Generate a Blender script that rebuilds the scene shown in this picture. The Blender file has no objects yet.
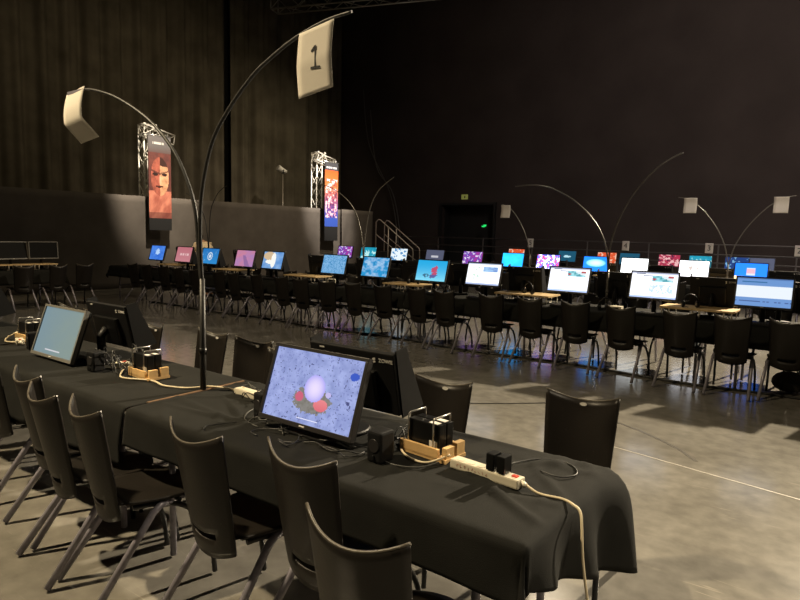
import bpy, bmesh, math, random
from mathutils import Vector, Matrix, Euler
random.seed(7)
PI = math.pi
S = bpy.context.scene
COL = S.collection

# ------------------------------------------------------------------ camera
CAM_H = 1.65
cd = bpy.data.cameras.new('camera'); cam = bpy.data.objects.new('camera', cd); COL.objects.link(cam)
AX = Vector((0.80550238, 0.08324684, -0.58671618))     # world X, Y, Z in camera (right, down, forward)
AY = Vector((0.59209203, -0.07237667, 0.80261364))
AZ = Vector((0.02435048, -0.99389717, -0.10758937))
rt = Vector((AX[0], AY[0], AZ[0])); dn = Vector((AX[1], AY[1], AZ[1])); fw = Vector((AX[2], AY[2], AZ[2]))
m = Matrix((rt, -dn, -fw)).transposed().to_4x4(); m.translation = Vector((0, 0, CAM_H))
cam.matrix_world = m
cd.sensor_fit = 'HORIZONTAL'; cd.sensor_width = 36; cd.lens = 610 / 800 * 36
cd.clip_start = .05; cd.clip_end = 200
S.camera = cam

# ------------------------------------------------------------------ light and exposure
S.view_settings.view_transform = 'Standard'; S.view_settings.look = 'None'
S.view_settings.exposure = 0; S.view_settings.gamma = 1; S.view_settings.use_curve_mapping = False
w = bpy.data.worlds.new('world'); S.world = w; w.use_nodes = True
w.node_tree.nodes['Background'].inputs[0].default_value = (1, .9, .8, 1)
w.node_tree.nodes['Background'].inputs[1].default_value = .010

def area(name, loc, target, size, power, color, spread=180):
    d = bpy.data.lights.new(name, 'AREA'); d.shape = 'DISK'; d.size = size; d.energy = power; d.color = color
    d.spread = math.radians(spread)
    o = bpy.data.objects.new(name, d); COL.objects.link(o); o.location = loc
    o.rotation_euler = (Vector(target) - Vector(loc)).to_track_quat('-Z', 'Y').to_euler()
    return o

def spot(name, loc, target, power, color, angle, blend=.6, radius=.12):
    d = bpy.data.lights.new(name, 'SPOT'); d.energy = power; d.color = color; d.spot_size = math.radians(angle)
    d.spot_blend = blend; d.shadow_soft_size = radius
    o = bpy.data.objects.new(name, d); COL.objects.link(o); o.location = loc
    o.rotation_euler = (Vector(target) - Vector(loc)).to_track_quat('-Z', 'Y').to_euler()
    return o

WARM = (1, .84, .60)
area('hall_and_fill_light', (2.6, 20.3, 9.6), (.2, 4.6, 0), .5, 1700, WARM, 80)
area('hall_and_fill_light', (-7.0, -1.5, 8.6), (-3, 2.0, 0), .4, 165, (1, .80, .50), 60)
area('hall_and_fill_light', (4.5, 3.0, 8.6), (1.4, 2.0, 0), .6, 75, WARM, 52)  # added front fill, not a lamp of the hall
area('hall_and_fill_light', (-6, 15.5, 9.5), (-6, 11, 0), .6, 110, WARM, 110)
spot('hall_and_fill_light', (3, 4, 9), (-3.2, 13.5, 2.3), 500, (1, .88, .72), 50, .8)  # spot added to brighten the third row sheets and poles from the front
spot('hall_and_fill_light', (-8, 3, 9), (-13.3, 5.4, .9), 900, (1, .74, .42), 18, .9)  # added spot that brightens the risers and bezels of the left column
spot('hall_and_fill_light', (-9, 3.5, 8.2), (-12.7, 9.1, 1.35), 1900, (1, .80, .55), 16, .7)  # narrow spot put in only to brighten the person in the cream shirt
spot('hall_and_fill_light', (-6, 1.5, 8.6), (-8.6, 7.8, .9), 1300, (1, .80, .52), 62, .9)  # extra spot, added to lift the risers in the left part of the second row
spot('curtain_light', (-13.4, 6.5, 8.0), (-20, 7.0, 3.2), 120, (1, .80, .48), 130, 1)
spot('curtain_light', (-13.4, 12.4, 8.0), (-20, 12.8, 3.2), 190, (1, .80, .48), 130, 1)
spot('curtain_light', (-14.6, 18.0, 6.5), (-20, 17.6, 3.0), 230, (1, .82, .52), 120, 1)
spot('banner_light', (-11.5, 8.6, 8.5), (-15.4, 9.7, 3.4), 5200, (1, .86, .68), 24, .7)
spot('banner_light', (-11.5, 15.5, 8.5), (-15.4, 16.7, 3.4), 6000, (1, .90, .80), 24, .7)
spot('partition_light', (-9, 14.5, 9.5), (-15.6, 14.8, 1.6), 1900, (1, .82, .60), 64, 1)
area('far_wall_light', (0, 8, 11.2), (0, 22.5, 4.5), 3, 440, (1, .86, .77), 110)

# ------------------------------------------------------------------ materials
def mat(name, color=(.5, .5, .5), rough=.6, metal=0, emit=None, estr=1, noise=0, nscale=20, bump=0, bscale=80, spec=.5, trans=0, fleck=0, fscale=160):
    mt = bpy.data.materials.new(name); mt.use_nodes = True
    nt = mt.node_tree; b = nt.nodes['Principled BSDF']
    b.inputs['Base Color'].default_value = (*color, 1); b.inputs['Roughness'].default_value = rough
    b.inputs['Metallic'].default_value = metal; b.inputs['Specular IOR Level'].default_value = spec
    if emit:
        b.inputs['Emission Color'].default_value = (*emit, 1); b.inputs['Emission Strength'].default_value = estr
    tc = nt.nodes.new('ShaderNodeTexCoord')
    last = None
    if noise:
        n = nt.nodes.new('ShaderNodeTexNoise'); n.inputs['Scale'].default_value = nscale; n.inputs['Detail'].default_value = 5
        nt.links.new(tc.outputs['Object'], n.inputs['Vector'])
        r = nt.nodes.new('ShaderNodeValToRGB')
        r.color_ramp.elements[0].position = .3; r.color_ramp.elements[1].position = .7
        r.color_ramp.elements[0].color = (*[c * (1 - noise) for c in color], 1)
        r.color_ramp.elements[1].color = (*[min(1, c * (1 + noise)) for c in color], 1)
        nt.links.new(n.outputs['Fac'], r.inputs['Fac']); last = r.outputs['Color']
        nt.links.new(last, b.inputs['Base Color'])
    if fleck:
        v = nt.nodes.new('ShaderNodeTexVoronoi'); v.inputs['Scale'].default_value = fscale
        nt.links.new(tc.outputs['Object'], v.inputs['Vector'])
        lt = nt.nodes.new('ShaderNodeMath'); lt.operation = 'LESS_THAN'; lt.inputs[1].default_value = .035
        nt.links.new(v.outputs['Distance'], lt.inputs[0])
        mx = nt.nodes.new('ShaderNodeMixRGB'); mx.inputs['Color1'].default_value = (*color, 1)
        if last: nt.links.new(last, mx.inputs['Color1'])
        mx.inputs['Color2'].default_value = (fleck, fleck * .93, fleck * .8, 1)
        nt.links.new(lt.outputs[0], mx.inputs['Fac']); nt.links.new(mx.outputs[0], b.inputs['Base Color'])
    if bump:
        n = nt.nodes.new('ShaderNodeTexNoise'); n.inputs['Scale'].default_value = bscale; n.inputs['Detail'].default_value = 4
        nt.links.new(tc.outputs['Object'], n.inputs['Vector'])
        bp = nt.nodes.new('ShaderNodeBump'); bp.inputs['Strength'].default_value = bump; bp.inputs['Distance'].default_value = .01
        nt.links.new(n.outputs['Fac'], bp.inputs['Height']); nt.links.new(bp.outputs[0], b.inputs['Normal'])
    return mt

def picture_mat(name, strength):
    """image stored per face: a lit screen when strength is given, a printed banner otherwise"""
    mt = bpy.data.materials.new(name); mt.use_nodes = True
    nt = mt.node_tree; b = nt.nodes['Principled BSDF']
    a = nt.nodes.new('ShaderNodeAttribute'); a.attribute_name = 'picture'
    if strength:
        b.inputs['Base Color'].default_value = (.01, .01, .012, 1); b.inputs['Roughness'].default_value = .45
        b.inputs['Specular IOR Level'].default_value = .15
        nt.links.new(a.outputs['Color'], b.inputs['Emission Color']); b.inputs['Emission Strength'].default_value = strength
    else:
        nt.links.new(a.outputs['Color'], b.inputs['Base Color']); b.inputs['Roughness'].default_value = .6
    return mt

def floor_mat():
    mt = bpy.data.materials.new('polished_concrete'); mt.use_nodes = True
    nt = mt.node_tree; b = nt.nodes['Principled BSDF']; L = nt.links.new
    tc = nt.nodes.new('ShaderNodeTexCoord')
    n1 = nt.nodes.new('ShaderNodeTexNoise'); n1.inputs['Scale'].default_value = .9; n1.inputs['Detail'].default_value = 8; n1.inputs['Roughness'].default_value = .62; n1.inputs['Distortion'].default_value = .6
    n2 = nt.nodes.new('ShaderNodeTexNoise'); n2.inputs['Scale'].default_value = 9; n2.inputs['Detail'].default_value = 8
    L(tc.outputs['Object'], n1.inputs['Vector']); L(tc.outputs['Object'], n2.inputs['Vector'])
    r1 = nt.nodes.new('ShaderNodeValToRGB'); e = r1.color_ramp.elements
    e[0].position = .32; e[0].color = (.165, .155, .135, 1); e[1].position = .74; e[1].color = (.235, .222, .195, 1)
    L(n1.outputs['Fac'], r1.inputs['Fac'])
    r2 = nt.nodes.new('ShaderNodeValToRGB'); e = r2.color_ramp.elements
    e[0].position = .3; e[0].color = (.78, .78, .78, 1); e[1].position = .72; e[1].color = (1.12, 1.12, 1.12, 1)
    L(n2.outputs['Fac'], r2.inputs['Fac'])
    mx = nt.nodes.new('ShaderNodeMixRGB'); mx.blend_type = 'MULTIPLY'; mx.inputs['Fac'].default_value = 1
    L(r1.outputs[0], mx.inputs['Color1']); L(r2.outputs[0], mx.inputs['Color2'])
    # pale scratches
    mp = nt.nodes.new('ShaderNodeMapping'); mp.inputs['Rotation'].default_value = (0, 0, .5); mp.inputs['Scale'].default_value = (.7, 9, 1)
    n3 = nt.nodes.new('ShaderNodeTexNoise'); n3.inputs['Scale'].default_value = 2.2; n3.inputs['Detail'].default_value = 6; n3.inputs['Distortion'].default_value = 1.5
    L(tc.outputs['Object'], mp.inputs['Vector']); L(mp.outputs[0], n3.inputs['Vector'])
    r3 = nt.nodes.new('ShaderNodeValToRGB'); e = r3.color_ramp.elements
    e[0].position = .66; e[0].color = (0, 0, 0, 1); e[1].position = .74; e[1].color = (.35, .35, .35, 1)
    L(n3.outputs['Fac'], r3.inputs['Fac'])
    m2 = nt.nodes.new('ShaderNodeMixRGB'); m2.inputs['Color2'].default_value = (.42, .38, .31, 1)
    L(r3.outputs[0], m2.inputs['Fac']); L(mx.outputs[0], m2.inputs['Color1']); L(m2.outputs[0], b.inputs['Base Color'])
    rr = nt.nodes.new('ShaderNodeMapRange'); rr.inputs['To Min'].default_value = .10; rr.inputs['To Max'].default_value = .24
    L(n1.outputs['Fac'], rr.inputs['Value']); L(rr.outputs[0], b.inputs['Roughness'])
    bp = nt.nodes.new('ShaderNodeBump'); bp.inputs['Strength'].default_value = .02; bp.inputs['Distance'].default_value = .01
    L(n2.outputs['Fac'], bp.inputs['Height']); L(bp.outputs[0], b.inputs['Normal'])
    return mt

M = dict(
    floor=floor_mat(),
    curtain=mat('dark_olive_curtain', (.150, .132, .102), .95, noise=.25, nscale=1.4, spec=.1),
    far=mat('black_wall_drape', (.060, .048, .044), .95, noise=.15, nscale=.7, bump=.2, bscale=12, spec=.1),
    black=mat('black_paint', (.012, .012, .012), .7),
    ceiling=mat('black_ceiling', (.01, .01, .01), .9),
    partition=mat('grey_molton', (.125, .11, .095), .95, noise=.12, nscale=2, spec=.1),
    chair=mat('dark_stained_shell', (.0105, .0085, .0068), .42, noise=.2, nscale=7, bump=.06, bscale=60, spec=.3, fleck=.12, fscale=22),
    edge=mat('pale_top_edge', (.09, .078, .06), .4),
    leg_grey=mat('grey_painted_steel', (.27, .255, .30), .38, .25, noise=.2, nscale=30),
    leg_black=mat('black_painted_steel', (.014, .014, .015), .4),
    cloth=mat('black_tablecloth', (.0135, .0135, .012), .92, noise=.18, nscale=6, bump=.25, bscale=400, spec=.15),
    plastic=mat('black_plastic', (.008, .008, .0085), .5, bump=.05, bscale=300, spec=.3),
    shiny=mat('black_gloss_plastic', (.007, .007, .007), .28, spec=.35),
    bezel=mat('dark_bezel', (.022, .020, .020), .38),
    bezel_grey=mat('grey_bezel', (.16, .155, .14), .45),
    off=mat('unlit_screen', (.010, .010, .010), .6, spec=.08),
    red_stand=mat('dark_red_stand', (.06, .012, .012), .4),
    white=mat('white_print', (.75, .73, .68), .6),
    paper=mat('white_paper', (.74, .69, .60), .8, noise=.03, nscale=5),
    ink=mat('black_ink', (.01, .01, .01), .7),
    wood=mat('pale_plywood', (.62, .40, .17), .6, noise=.16, nscale=9),
    riser=mat('birch_riser', (.62, .44, .22), .55, noise=.12, nscale=8),
    riserleg=mat('white_riser_leg', (.55, .50, .42), .5),
    tabletop=mat('brown_table_edge', (.15, .085, .045), .6, noise=.2, nscale=20),
    strip=mat('ivory_plastic', (.72, .66, .52), .4),
    red=mat('red_switch', (.55, .04, .015), .35, emit=(.8, .06, .02), estr=.12),
    redink=mat('red_marker', (.45, .12, .08), .6),
    cable_white=mat('ivory_cable', (.66, .56, .38), .5),
    cable_black=mat('black_cable', (.02, .02, .02), .45),
    cable_grey=mat('grey_cable', (.075, .075, .07), .5),
    steel=mat('bare_steel', (.42, .41, .39), .3, .8),
    alu=mat('white_aluminium_truss', (.80, .76, .68), .4),
    rail=mat('dull_steel_rail', (.13, .12, .115), .5, .4),
    stair=mat('pale_steel_rail', (.36, .32, .27), .45, .4),
    carbon=mat('black_pole', (.022, .021, .020), .5, bump=.1, bscale=60),
    pole_grey=mat('grey_sign_pole', (.17, .16, .14), .35, .3),
    screen=picture_mat('lit_screen', 1.0),
    screen_dim=picture_mat('lit_screen_soft', .8),
    screen_hot=picture_mat('lit_screen_bright', 1.5),
    screen_far=picture_mat('lit_screen_far', 2.8),
    print_=picture_mat('printed_banner', 0),
    skin=mat('skin', (.46, .25, .15), .6),
    shirt=mat('cream_shirt', (.72, .58, .38), .9),
    hair=mat('dark_hair', (.03, .02, .012), .8),
    jeans=mat('dark_jeans', (.03, .035, .06), .9),
    shoe=mat('dark_shoe', (.02, .02, .02), .6),
    exit=mat('green_exit_light', (.02, .2, .05), .5, emit=(.02, .8, .16), estr=1.0),
    yellow=mat('yellow_green_sign', (.36, .40, .12), .6, emit=(.4, .42, .1), estr=.25),
    led=mat('white_led', (.8, .8, .8), .4, emit=(.9, .9, 1), estr=.5),
    lampface=mat('lamp_lens', (.8, .8, .75), .3, emit=(1, .9, .75), estr=.5),
    bag=mat('black_bag', (.02, .018, .017), .7, bump=.3, bscale=30),
)

# ------------------------------------------------------------------ helpers
class MB:
    def __init__(s): s.bm = bmesh.new()
    def box(s, c, size, rot=None, bev=0):
        r = bmesh.ops.create_cube(s.bm, size=1)
        vs = r['verts']
        mtx = Matrix.Translation(c) @ (Euler(rot).to_matrix().to_4x4() if rot else Matrix()) @ Matrix.Diagonal((*size, 1))
        bmesh.ops.transform(s.bm, matrix=mtx, verts=vs)
        if bev:
            es = list({e for v in vs for e in v.link_edges})
            bmesh.ops.bevel(s.bm, geom=es, offset=bev, segments=2, affect='EDGES', profile=.6)
        return s
    def tube(s, pts, r, n=8, cap=True):
        pts = [Vector(p) for p in pts]
        rs = r if isinstance(r, (list, tuple)) else [r] * len(pts)
        rings = []; up = None
        for i, p in enumerate(pts):
            d = (pts[min(i + 1, len(pts) - 1)] - pts[max(i - 1, 0)])
            if d.length < 1e-9: d = Vector((0, 0, 1))
            d.normalize()
            if up is None:
                up = Vector((0, 0, 1)) if abs(d.z) < .9 else Vector((1, 0, 0))
            a = d.cross(up); 
            if a.length < 1e-6: a = d.cross(Vector((0, 1, 0)))
            a.normalize(); b = a.cross(d); up = b
            rings.append([s.bm.verts.new(p + (a * math.cos(2 * PI * k / n) + b * math.sin(2 * PI * k / n)) * rs[i]) for k in range(n)])
        for q in range(len(rings) - 1):
            for k in range(n):
                f = s.bm.faces.new((rings[q][k], rings[q][(k + 1) % n], rings[q + 1][(k + 1) % n], rings[q + 1][k])); f.smooth = True
        if cap:
            s.bm.faces.new(rings[0][::-1]); s.bm.faces.new(rings[-1])
        return s
    def cyl(s, a, b, r, n=14): return s.tube([a, b], r, n)
    def prism(s, pts2, z0, z1, fn=lambda x, y, z: (x, y, z)):
        a = [s.bm.verts.new(fn(x, y, z0)) for x, y in pts2]; b = [s.bm.verts.new(fn(x, y, z1)) for x, y in pts2]
        s.bm.faces.new(a[::-1]); s.bm.faces.new(b)
        for i in range(len(a)):
            j = (i + 1) % len(a); s.bm.faces.new((a[i], a[j], b[j], b[i]))
        return s
    def ball(s, c, r, sc=(1, 1, 1), seg=14):
        q = bmesh.ops.create_uvsphere(s.bm, u_segments=seg, v_segments=seg // 2 + 2, radius=r)
        bmesh.ops.transform(s.bm, matrix=Matrix.Translation(c) @ Matrix.Diagonal((*sc, 1)), verts=q['verts'])
        for v in q['verts']:
            for f in v.link_faces: f.smooth = True
        return s
    def grid(s, nu, nv, fn, smooth=True, skip=None):
        g = [[s.bm.verts.new(fn(i / nu, j / nv)) for j in range(nv + 1)] for i in range(nu + 1)]
        for i in range(nu):
            for j in range(nv):
                if skip and skip(i, j): continue
                f = s.bm.faces.new((g[i][j], g[i + 1][j], g[i + 1][j + 1], g[i][j + 1])); f.smooth = smooth
        return s
    def build(s, name, m, parent=None, loc=None, rot=None):
        bmesh.ops.recalc_face_normals(s.bm, faces=s.bm.faces)
        me = bpy.data.meshes.new(name); s.bm.to_mesh(me); s.bm.free()
        me.materials.append(m if not isinstance(m, str) else M[m])
        o = bpy.data.objects.new(name, me); COL.objects.link(o)
        if parent: o.parent = parent
        if loc: o.location = loc
        if rot: o.rotation_euler = rot
        return o

def tag(o, label=None, cat=None, group=None, kind=None):
    if label: o['label'] = label
    if cat: o['category'] = cat
    if group: o['group'] = group
    if kind: o['kind'] = kind
    return o

def thing(name, label, cat, loc=(0, 0, 0), rz=0, group=None):
    o = bpy.data.objects.new(name, None); COL.objects.link(o); o.empty_display_size = .1
    o.location = loc; o.rotation_euler = (0, 0, rz)
    return tag(o, label, cat, group)

def copy_tree(o, parent=None):
    c = o.copy(); COL.objects.link(c)
    if parent is not None: c.parent = parent
    for ch in KIDS.get(o.name, []): copy_tree(ch, c)
    return c
KIDS = {}
def register():
    KIDS.clear()
    for o in list(S.collection.objects):
        if o.parent: KIDS.setdefault(o.parent.name, []).append(o)

SEEN = {}
def place(proto, used, loc, rz, label, group=None, cat=None):
    """first call moves the first one built, later calls copy it with its parts"""
    SEEN[label] = SEEN.get(label, 0) + 1
    if SEEN[label] > 1: label = label.replace(', ', ', ' + ('outer one ' if SEEN[label] == 2 else 'outermost '), 1)
    if used[0]: o = copy_tree(proto)
    else: o = proto; used[0] = True
    o.location = loc; o.rotation_euler = (0, 0, rz); o['label'] = label
    if group: o['group'] = group
    if cat: o['category'] = cat
    return o

def text(name, s, size, m, parent=None, loc=(0, 0, 0), rot=(0, 0, 0), depth=.0008, align='CENTER'):
    cu = bpy.data.curves.new(name, 'FONT'); cu.body = s; cu.size = size; cu.extrude = depth
    cu.align_x = align; cu.align_y = 'CENTER'
    t = bpy.data.objects.new('tmp', cu); COL.objects.link(t)
    bpy.context.view_layer.update()
    me = bpy.data.meshes.new_from_object(t.evaluated_get(bpy.context.evaluated_depsgraph_get()))
    bpy.data.objects.remove(t); me.name = name
    me.materials.clear(); me.materials.append(M[m])
    o = bpy.data.objects.new(name, me); COL.objects.link(o)
    if parent: o.parent = parent
    o.location = loc; o.rotation_euler = rot
    return o

def bez(p0, p1, p2, p3, n=12):
    p0, p1, p2, p3 = map(Vector, (p0, p1, p2, p3)); r = []
    for i in range(n + 1):
        t = i / n; r.append(p0 * (1 - t) ** 3 + p1 * 3 * t * (1 - t) ** 2 + p2 * 3 * t * t * (1 - t) + p3 * t ** 3)
    return r
def smooth_path(pts, n=6):
    P = [Vector(p) for p in pts]; r = []
    for i in range(len(P) - 1):
        a = P[max(i - 1, 0)]; b = P[i]; c = P[i + 1]; d = P[min(i + 2, len(P) - 1)]
        for k in range(n):
            t = k / n
            r.append(.5 * ((2 * b) + (c - a) * t + (2 * a - 5 * b + 4 * c - d) * t * t + (3 * b - a - 3 * c + d) * t ** 3))
    r.append(P[-1]); return r

# ------------------------------------------------------------------ the hall
XW, YW, ZC = -20.0, 22.5, 12.0
XR, YB = 9.0, -7.0
tag(MB().box(((XW + XR) / 2, (YW + YB) / 2, -.05), (XR - XW + 1, YW - YB + 1, .1)).build('floor', 'floor'), kind='structure')
tag(MB().box(((XW + XR) / 2, (YW + YB) / 2, ZC + .1), (XR - XW + 1, YW - YB + 1, .2)).build('ceiling', 'ceiling'), kind='structure')
tag(MB().box((XW - .45, (YW + YB) / 2, ZC / 2), (.2, YW - YB + 1, ZC)).build('wall_left', 'black'), kind='structure')
tag(MB().box((XR + .1, (YW + YB) / 2, ZC / 2), (.2, YW - YB + 1, ZC)).build('wall_right', 'black'), kind='structure')
tag(MB().box(((XW + XR) / 2, YB - .1, ZC / 2), (XR - XW + 1, .2, ZC)).build('wall_back', 'black'), kind='structure')
# far wall with a black doorway opening
DX0, DX1, DZ = -14.3, -11.8, 2.92
mb = MB()
mb.box(((XW - .5 + DX0) / 2, YW + .1, ZC / 2), (DX0 - XW + .5, .2, ZC))
mb.box(((DX1 + XR) / 2, YW + .1, ZC / 2), (XR - DX1, .2, ZC))
mb.box(((DX0 + DX1) / 2, YW + .1, (DZ + ZC) / 2), (DX1 - DX0, .2, ZC - DZ))
tag(mb.build('wall_far', 'far'), kind='structure')
d1 = tag(MB().box(((DX0 + DX1) / 2, YW + .7, DZ / 2), (DX1 - DX0 + .2, .05, DZ + .2)).build('door_1', 'black'), kind='structure')
fr = MB()
fr.box((DX0 - .05, YW + .3, DZ / 2), (.1, .8, DZ)); fr.box((DX1 + .05, YW + .3, DZ / 2), (.1, .8, DZ)); fr.box(((DX0 + DX1) / 2, YW + .3, DZ + .05), (DX1 - DX0 + .2, .8, .1))
tag(fr.build('trim_1', 'black'), kind='structure')

def curtain(name, y0, y1, x, z0, z1, amp, wl, seed, m, label):
    rnd = random.Random(seed); ph = [rnd.uniform(0, 6.28) for _ in range(5)]
    def f(u, v):
        y = y0 + (y1 - y0) * u
        a = math.sin(2 * PI * y / wl + ph[0] + .6 * math.sin(y * .9 + ph[3])) + .5 * math.sin(2 * PI * y / (wl * .43) + ph[1]) + .35 * math.sin(2 * PI * y / (wl * 2.3) + ph[2])
        return (x + a * amp * (.55 + .45 * (1 - v)), y, z0 + (z1 - z0) * v)
    mb = MB(); mb.grid(int((y1 - y0) / .05), 8, f)
    o = mb.build(name, m)
    so = o.modifiers.new('thick', 'SOLIDIFY'); so.thickness = .01
    return tag(o, label, 'curtain')
curtain('stage_curtain', -5, 15.60, XW, .02, 11.9, .13, .80, 3, 'curtain', 'tall olive-brown pleated curtain on the left side, left of the dark slit')
curtain('stage_curtain', 15.70, 22.3, XW, .02, 11.9, .13, .80, 5, 'curtain', 'tall olive-brown pleated curtain between the dark slit and the far corner')

# grey drape partition
def part(name, y0, y1, z, seed, label, amp=.012):
    rnd = random.Random(seed); cs = [(rnd.uniform(y0, y1), rnd.uniform(-.5, .5), rnd.uniform(.08, .3), rnd.uniform(.4, 1)) for _ in range(int((y1 - y0) * 2))]
    def f(u, v):
        y = y0 + (y1 - y0) * u; zz = z * v; x = -15.75
        for c, sl, wd, am in cs:
            dd = (y - c - sl * (z - zz)) / wd
            x += am * amp * 2.2 * math.exp(-dd * dd)
        x += amp * math.sin(y * 6 + seed)
        return (x, y, .01 + zz)
    mb = MB(); mb.grid(int((y1 - y0) / .07), 14, f)
    o = mb.build(name, 'partition'); so = o.modifiers.new('thick', 'SOLIDIFY'); so.thickness = .012
    return tag(o, label, 'drape')
part('partition_drape', 3.0, 17.55, 2.50, 2, 'long low grey fabric partition running below the tall curtain, behind the left banner', .006)
part('partition_drape', 17.58, 19.5, 2.52, 4, 'short creased end panel of the grey partition beside the stair rails', .02)

# box truss pieces
def truss_mb(p0, p1, s, r, seg, up=Vector((0, 0, 1))):
    p0, p1 = Vector(p0), Vector(p1); d = (p1 - p0); L = d.length; d.normalize()
    a = d.cross(up)
    if a.length < .1: a = d.cross(Vector((1, 0, 0)))
    a.normalize(); b = a.cross(d).normalized()
    cs = [(a * i + b * j) * s / 2 for i, j in ((-1, -1), (1, -1), (1, 1), (-1, 1))]
    ch = MB(); lace = MB()
    for c in cs: ch.cyl(p0 + c, p1 + c, r, 8)
    n = max(1, round(L / seg))
    for k in range(4):
        c0, c1 = cs[k], cs[(k + 1) % 4]
        for q in range(n):
            A = p0 + d * L * q / n; B = p0 + d * L * (q + 1) / n
            if q % 2: c0_, c1_ = c1, c0
            else: c0_, c1_ = c0, c1
            lace.cyl(A + c0_, B + c1_, r * .5, 6)
        lace.cyl(p0 + c0, p0 + c1, r * .7, 6); lace.cyl(p1 + c0, p1 + c1, r * .7, 6)
    return ch, lace
def truss_tower(y, top, label, dy, bz):
    t = thing('truss_tower', label, 'truss', (-16.1, y, 0))
    c, l = truss_mb((0, 0, .06), (0, 0, top), .27, .021, .42); c.build('chord', 'alu', t); l.build('lacing', 'alu', t)
    MB().box((0, 0, .03), (.5, .5, .06)).build('base_plate', 'steel', t)
    c, l = truss_mb((.1, -.18, top - .16), (.1, .74, top - .34), .27, .021, .33); c.build('top_arm', 'alu', t); l.build('arm_lacing', 'alu', t)
    for yy in (-.18, .16):
        for zz in (-.3, -.02): MB().ball((.1 + .145, yy, top + zz), .045, seg=10).build('coupler', 'alu', t)
    for yy in (dy - .25, dy + .25):
        MB().tube([(.24, yy, top - .30), (.65, yy, top - .30), (.65, yy, bz + .01)], .014, 8).build('banner_hook', 'steel', t)
truss_tower(9.80, 4.50, 'white truss tower carrying the banner with two faces', 9.80 - 9.80, 4.14)
truss_tower(16.62, 4.55, 'white truss tower carrying the orange and purple banner', 16.71 - 16.62, 4.16)

def picture_grid(name, nu, nv, w_, h_, fn, m, parent=None, loc=(0, 0, 0), rot=(0, 0, 0)):
    """flat grid in local XZ, facing -Y; fn(u,v) gives linear colour, v=0 at the top"""
    bm = bmesh.new(); lay = bm.loops.layers.float_color.new('picture')
    g = [[bm.verts.new(((i / nu - .5) * w_, 0, (j / nv - .5) * h_)) for j in range(nv + 1)] for i in range(nu + 1)]
    for i in range(nu):
        for j in range(nv):
            f = bm.faces.new((g[i][j], g[i + 1][j], g[i + 1][j + 1], g[i][j + 1]))
            c = fn((i + .5) / nu, 1 - (j + .5) / nv)
            for l in f.loops: l[lay] = (*[max(0, x) for x in c], 1)
    me = bpy.data.meshes.new(name); bm.to_mesh(me); bm.free(); me.materials.append(M[m])
    o = bpy.data.objects.new(name, me); COL.objects.link(o)
    if parent: o.parent = parent
    o.location = loc; o.rotation_euler = rot
    return o

def vnoise(x, y, seed=0):
    def hsh(i, j): 
        n = math.sin(i * 127.1 + j * 311.7 + seed * 74.7) * 43758.5453
        return n - math.floor(n)
    i, j = math.floor(x), math.floor(y); fx, fy = x - i, y - j
    fx = fx * fx * (3 - 2 * fx); fy = fy * fy * (3 - 2 * fy)
    return (hsh(i, j) * (1 - fx) + hsh(i + 1, j) * fx) * (1 - fy) + (hsh(i, j + 1) * (1 - fx) + hsh(i + 1, j + 1) * fx) * fy
def fbm(x, y, s=0): return vnoise(x, y, s) * .55 + vnoise(x * 2.1, y * 2.1, s + 1) * .28 + vnoise(x * 4.3, y * 4.3, s + 2) * .17
def mix(a, b, t): t = max(0, min(1, t)); return tuple(a[i] * (1 - t) + b[i] * t for i in range(3))
def ell(u, v, cu, cv, ru, rv): return ((u - cu) / ru) ** 2 + ((v - cv) / rv) ** 2

def faces_pic(u, v):
    # two half portraits meeting at a centre line
    c = mix((.13, .12, .12), (.10, .035, .03), (v - .12) / .15)
    if .075 < v < .10 and .2 < u < .72 and vnoise(u * 60, 3) > .25: return (.6, .58, .55)
    if v > .2:
        left = u < .5
        base = (.55, .15, .10) if left else (1.0, .50, .28)
        e = ell(u, v, .5, .49, .40, .235)
        n = fbm(u * 8, v * 22, 5)
        if e < 1:
            c = mix(base, tuple(x * .35 for x in base), n * 1.2 - .2)
            if ell(u, v, .30, .46, .13, .022) < 1 or ell(u, v, .70, .46, .13, .02) < 1: c = (.03, .012, .01)
            if .415 < v + abs(u - .5) * .10 - .03 < .435: c = mix(base, (0.02, 0.01, .01), .8)
            if ell(u, v, .5, .53, .06, .06) < 1: c = mix(base, (1, .7, .5), .25)
            if ell(u, v, .47, .61, .17, .014) < 1: c = (.06, .015, .012)
            if not left and v < .36 and e > .35: c = (.05, .02, .015)
        elif v > .66:
            c = mix((.40, .10, .07), (.85, .33, .22), fbm(u * 5 + v * 6, v * 9, 8) * 1.4 - .3)
        else: c = mix((.08, .03, .03), (.20, .06, .045), n)
        if abs(u - .5) < .012: c = (.03, .01, .01)
    if v > .93: c = mix(c, (.1, .03, .03), .6)
    return c
def orange_pic(u, v):
    if v < .12:
        return (.55, .55, .58) if .06 < v < .095 and .12 < u < .88 and vnoise(u * 26, 7) > .3 else (.05, .05, .055)
    c = mix((.85, .10, .02), (.75, .22, .05), (v - .12) / .3)
    c = mix(c, (.20, .07, .26), (v - .36) / .32); c = mix(c, (.04, .10, .52), (v - .66) / .2)
    n = fbm(u * 9, v * 26, 3)
    if .25 < v < .86 and abs(u - .5) < .44:
        if n > .60: c = mix(c, (.9, .75, .8), .8)
        elif n < .33: c = mix(c, (.10, .02, .08), .8)
        elif n > .53: c = mix(c, (.8, .12, .22), .7)
    return c
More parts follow.
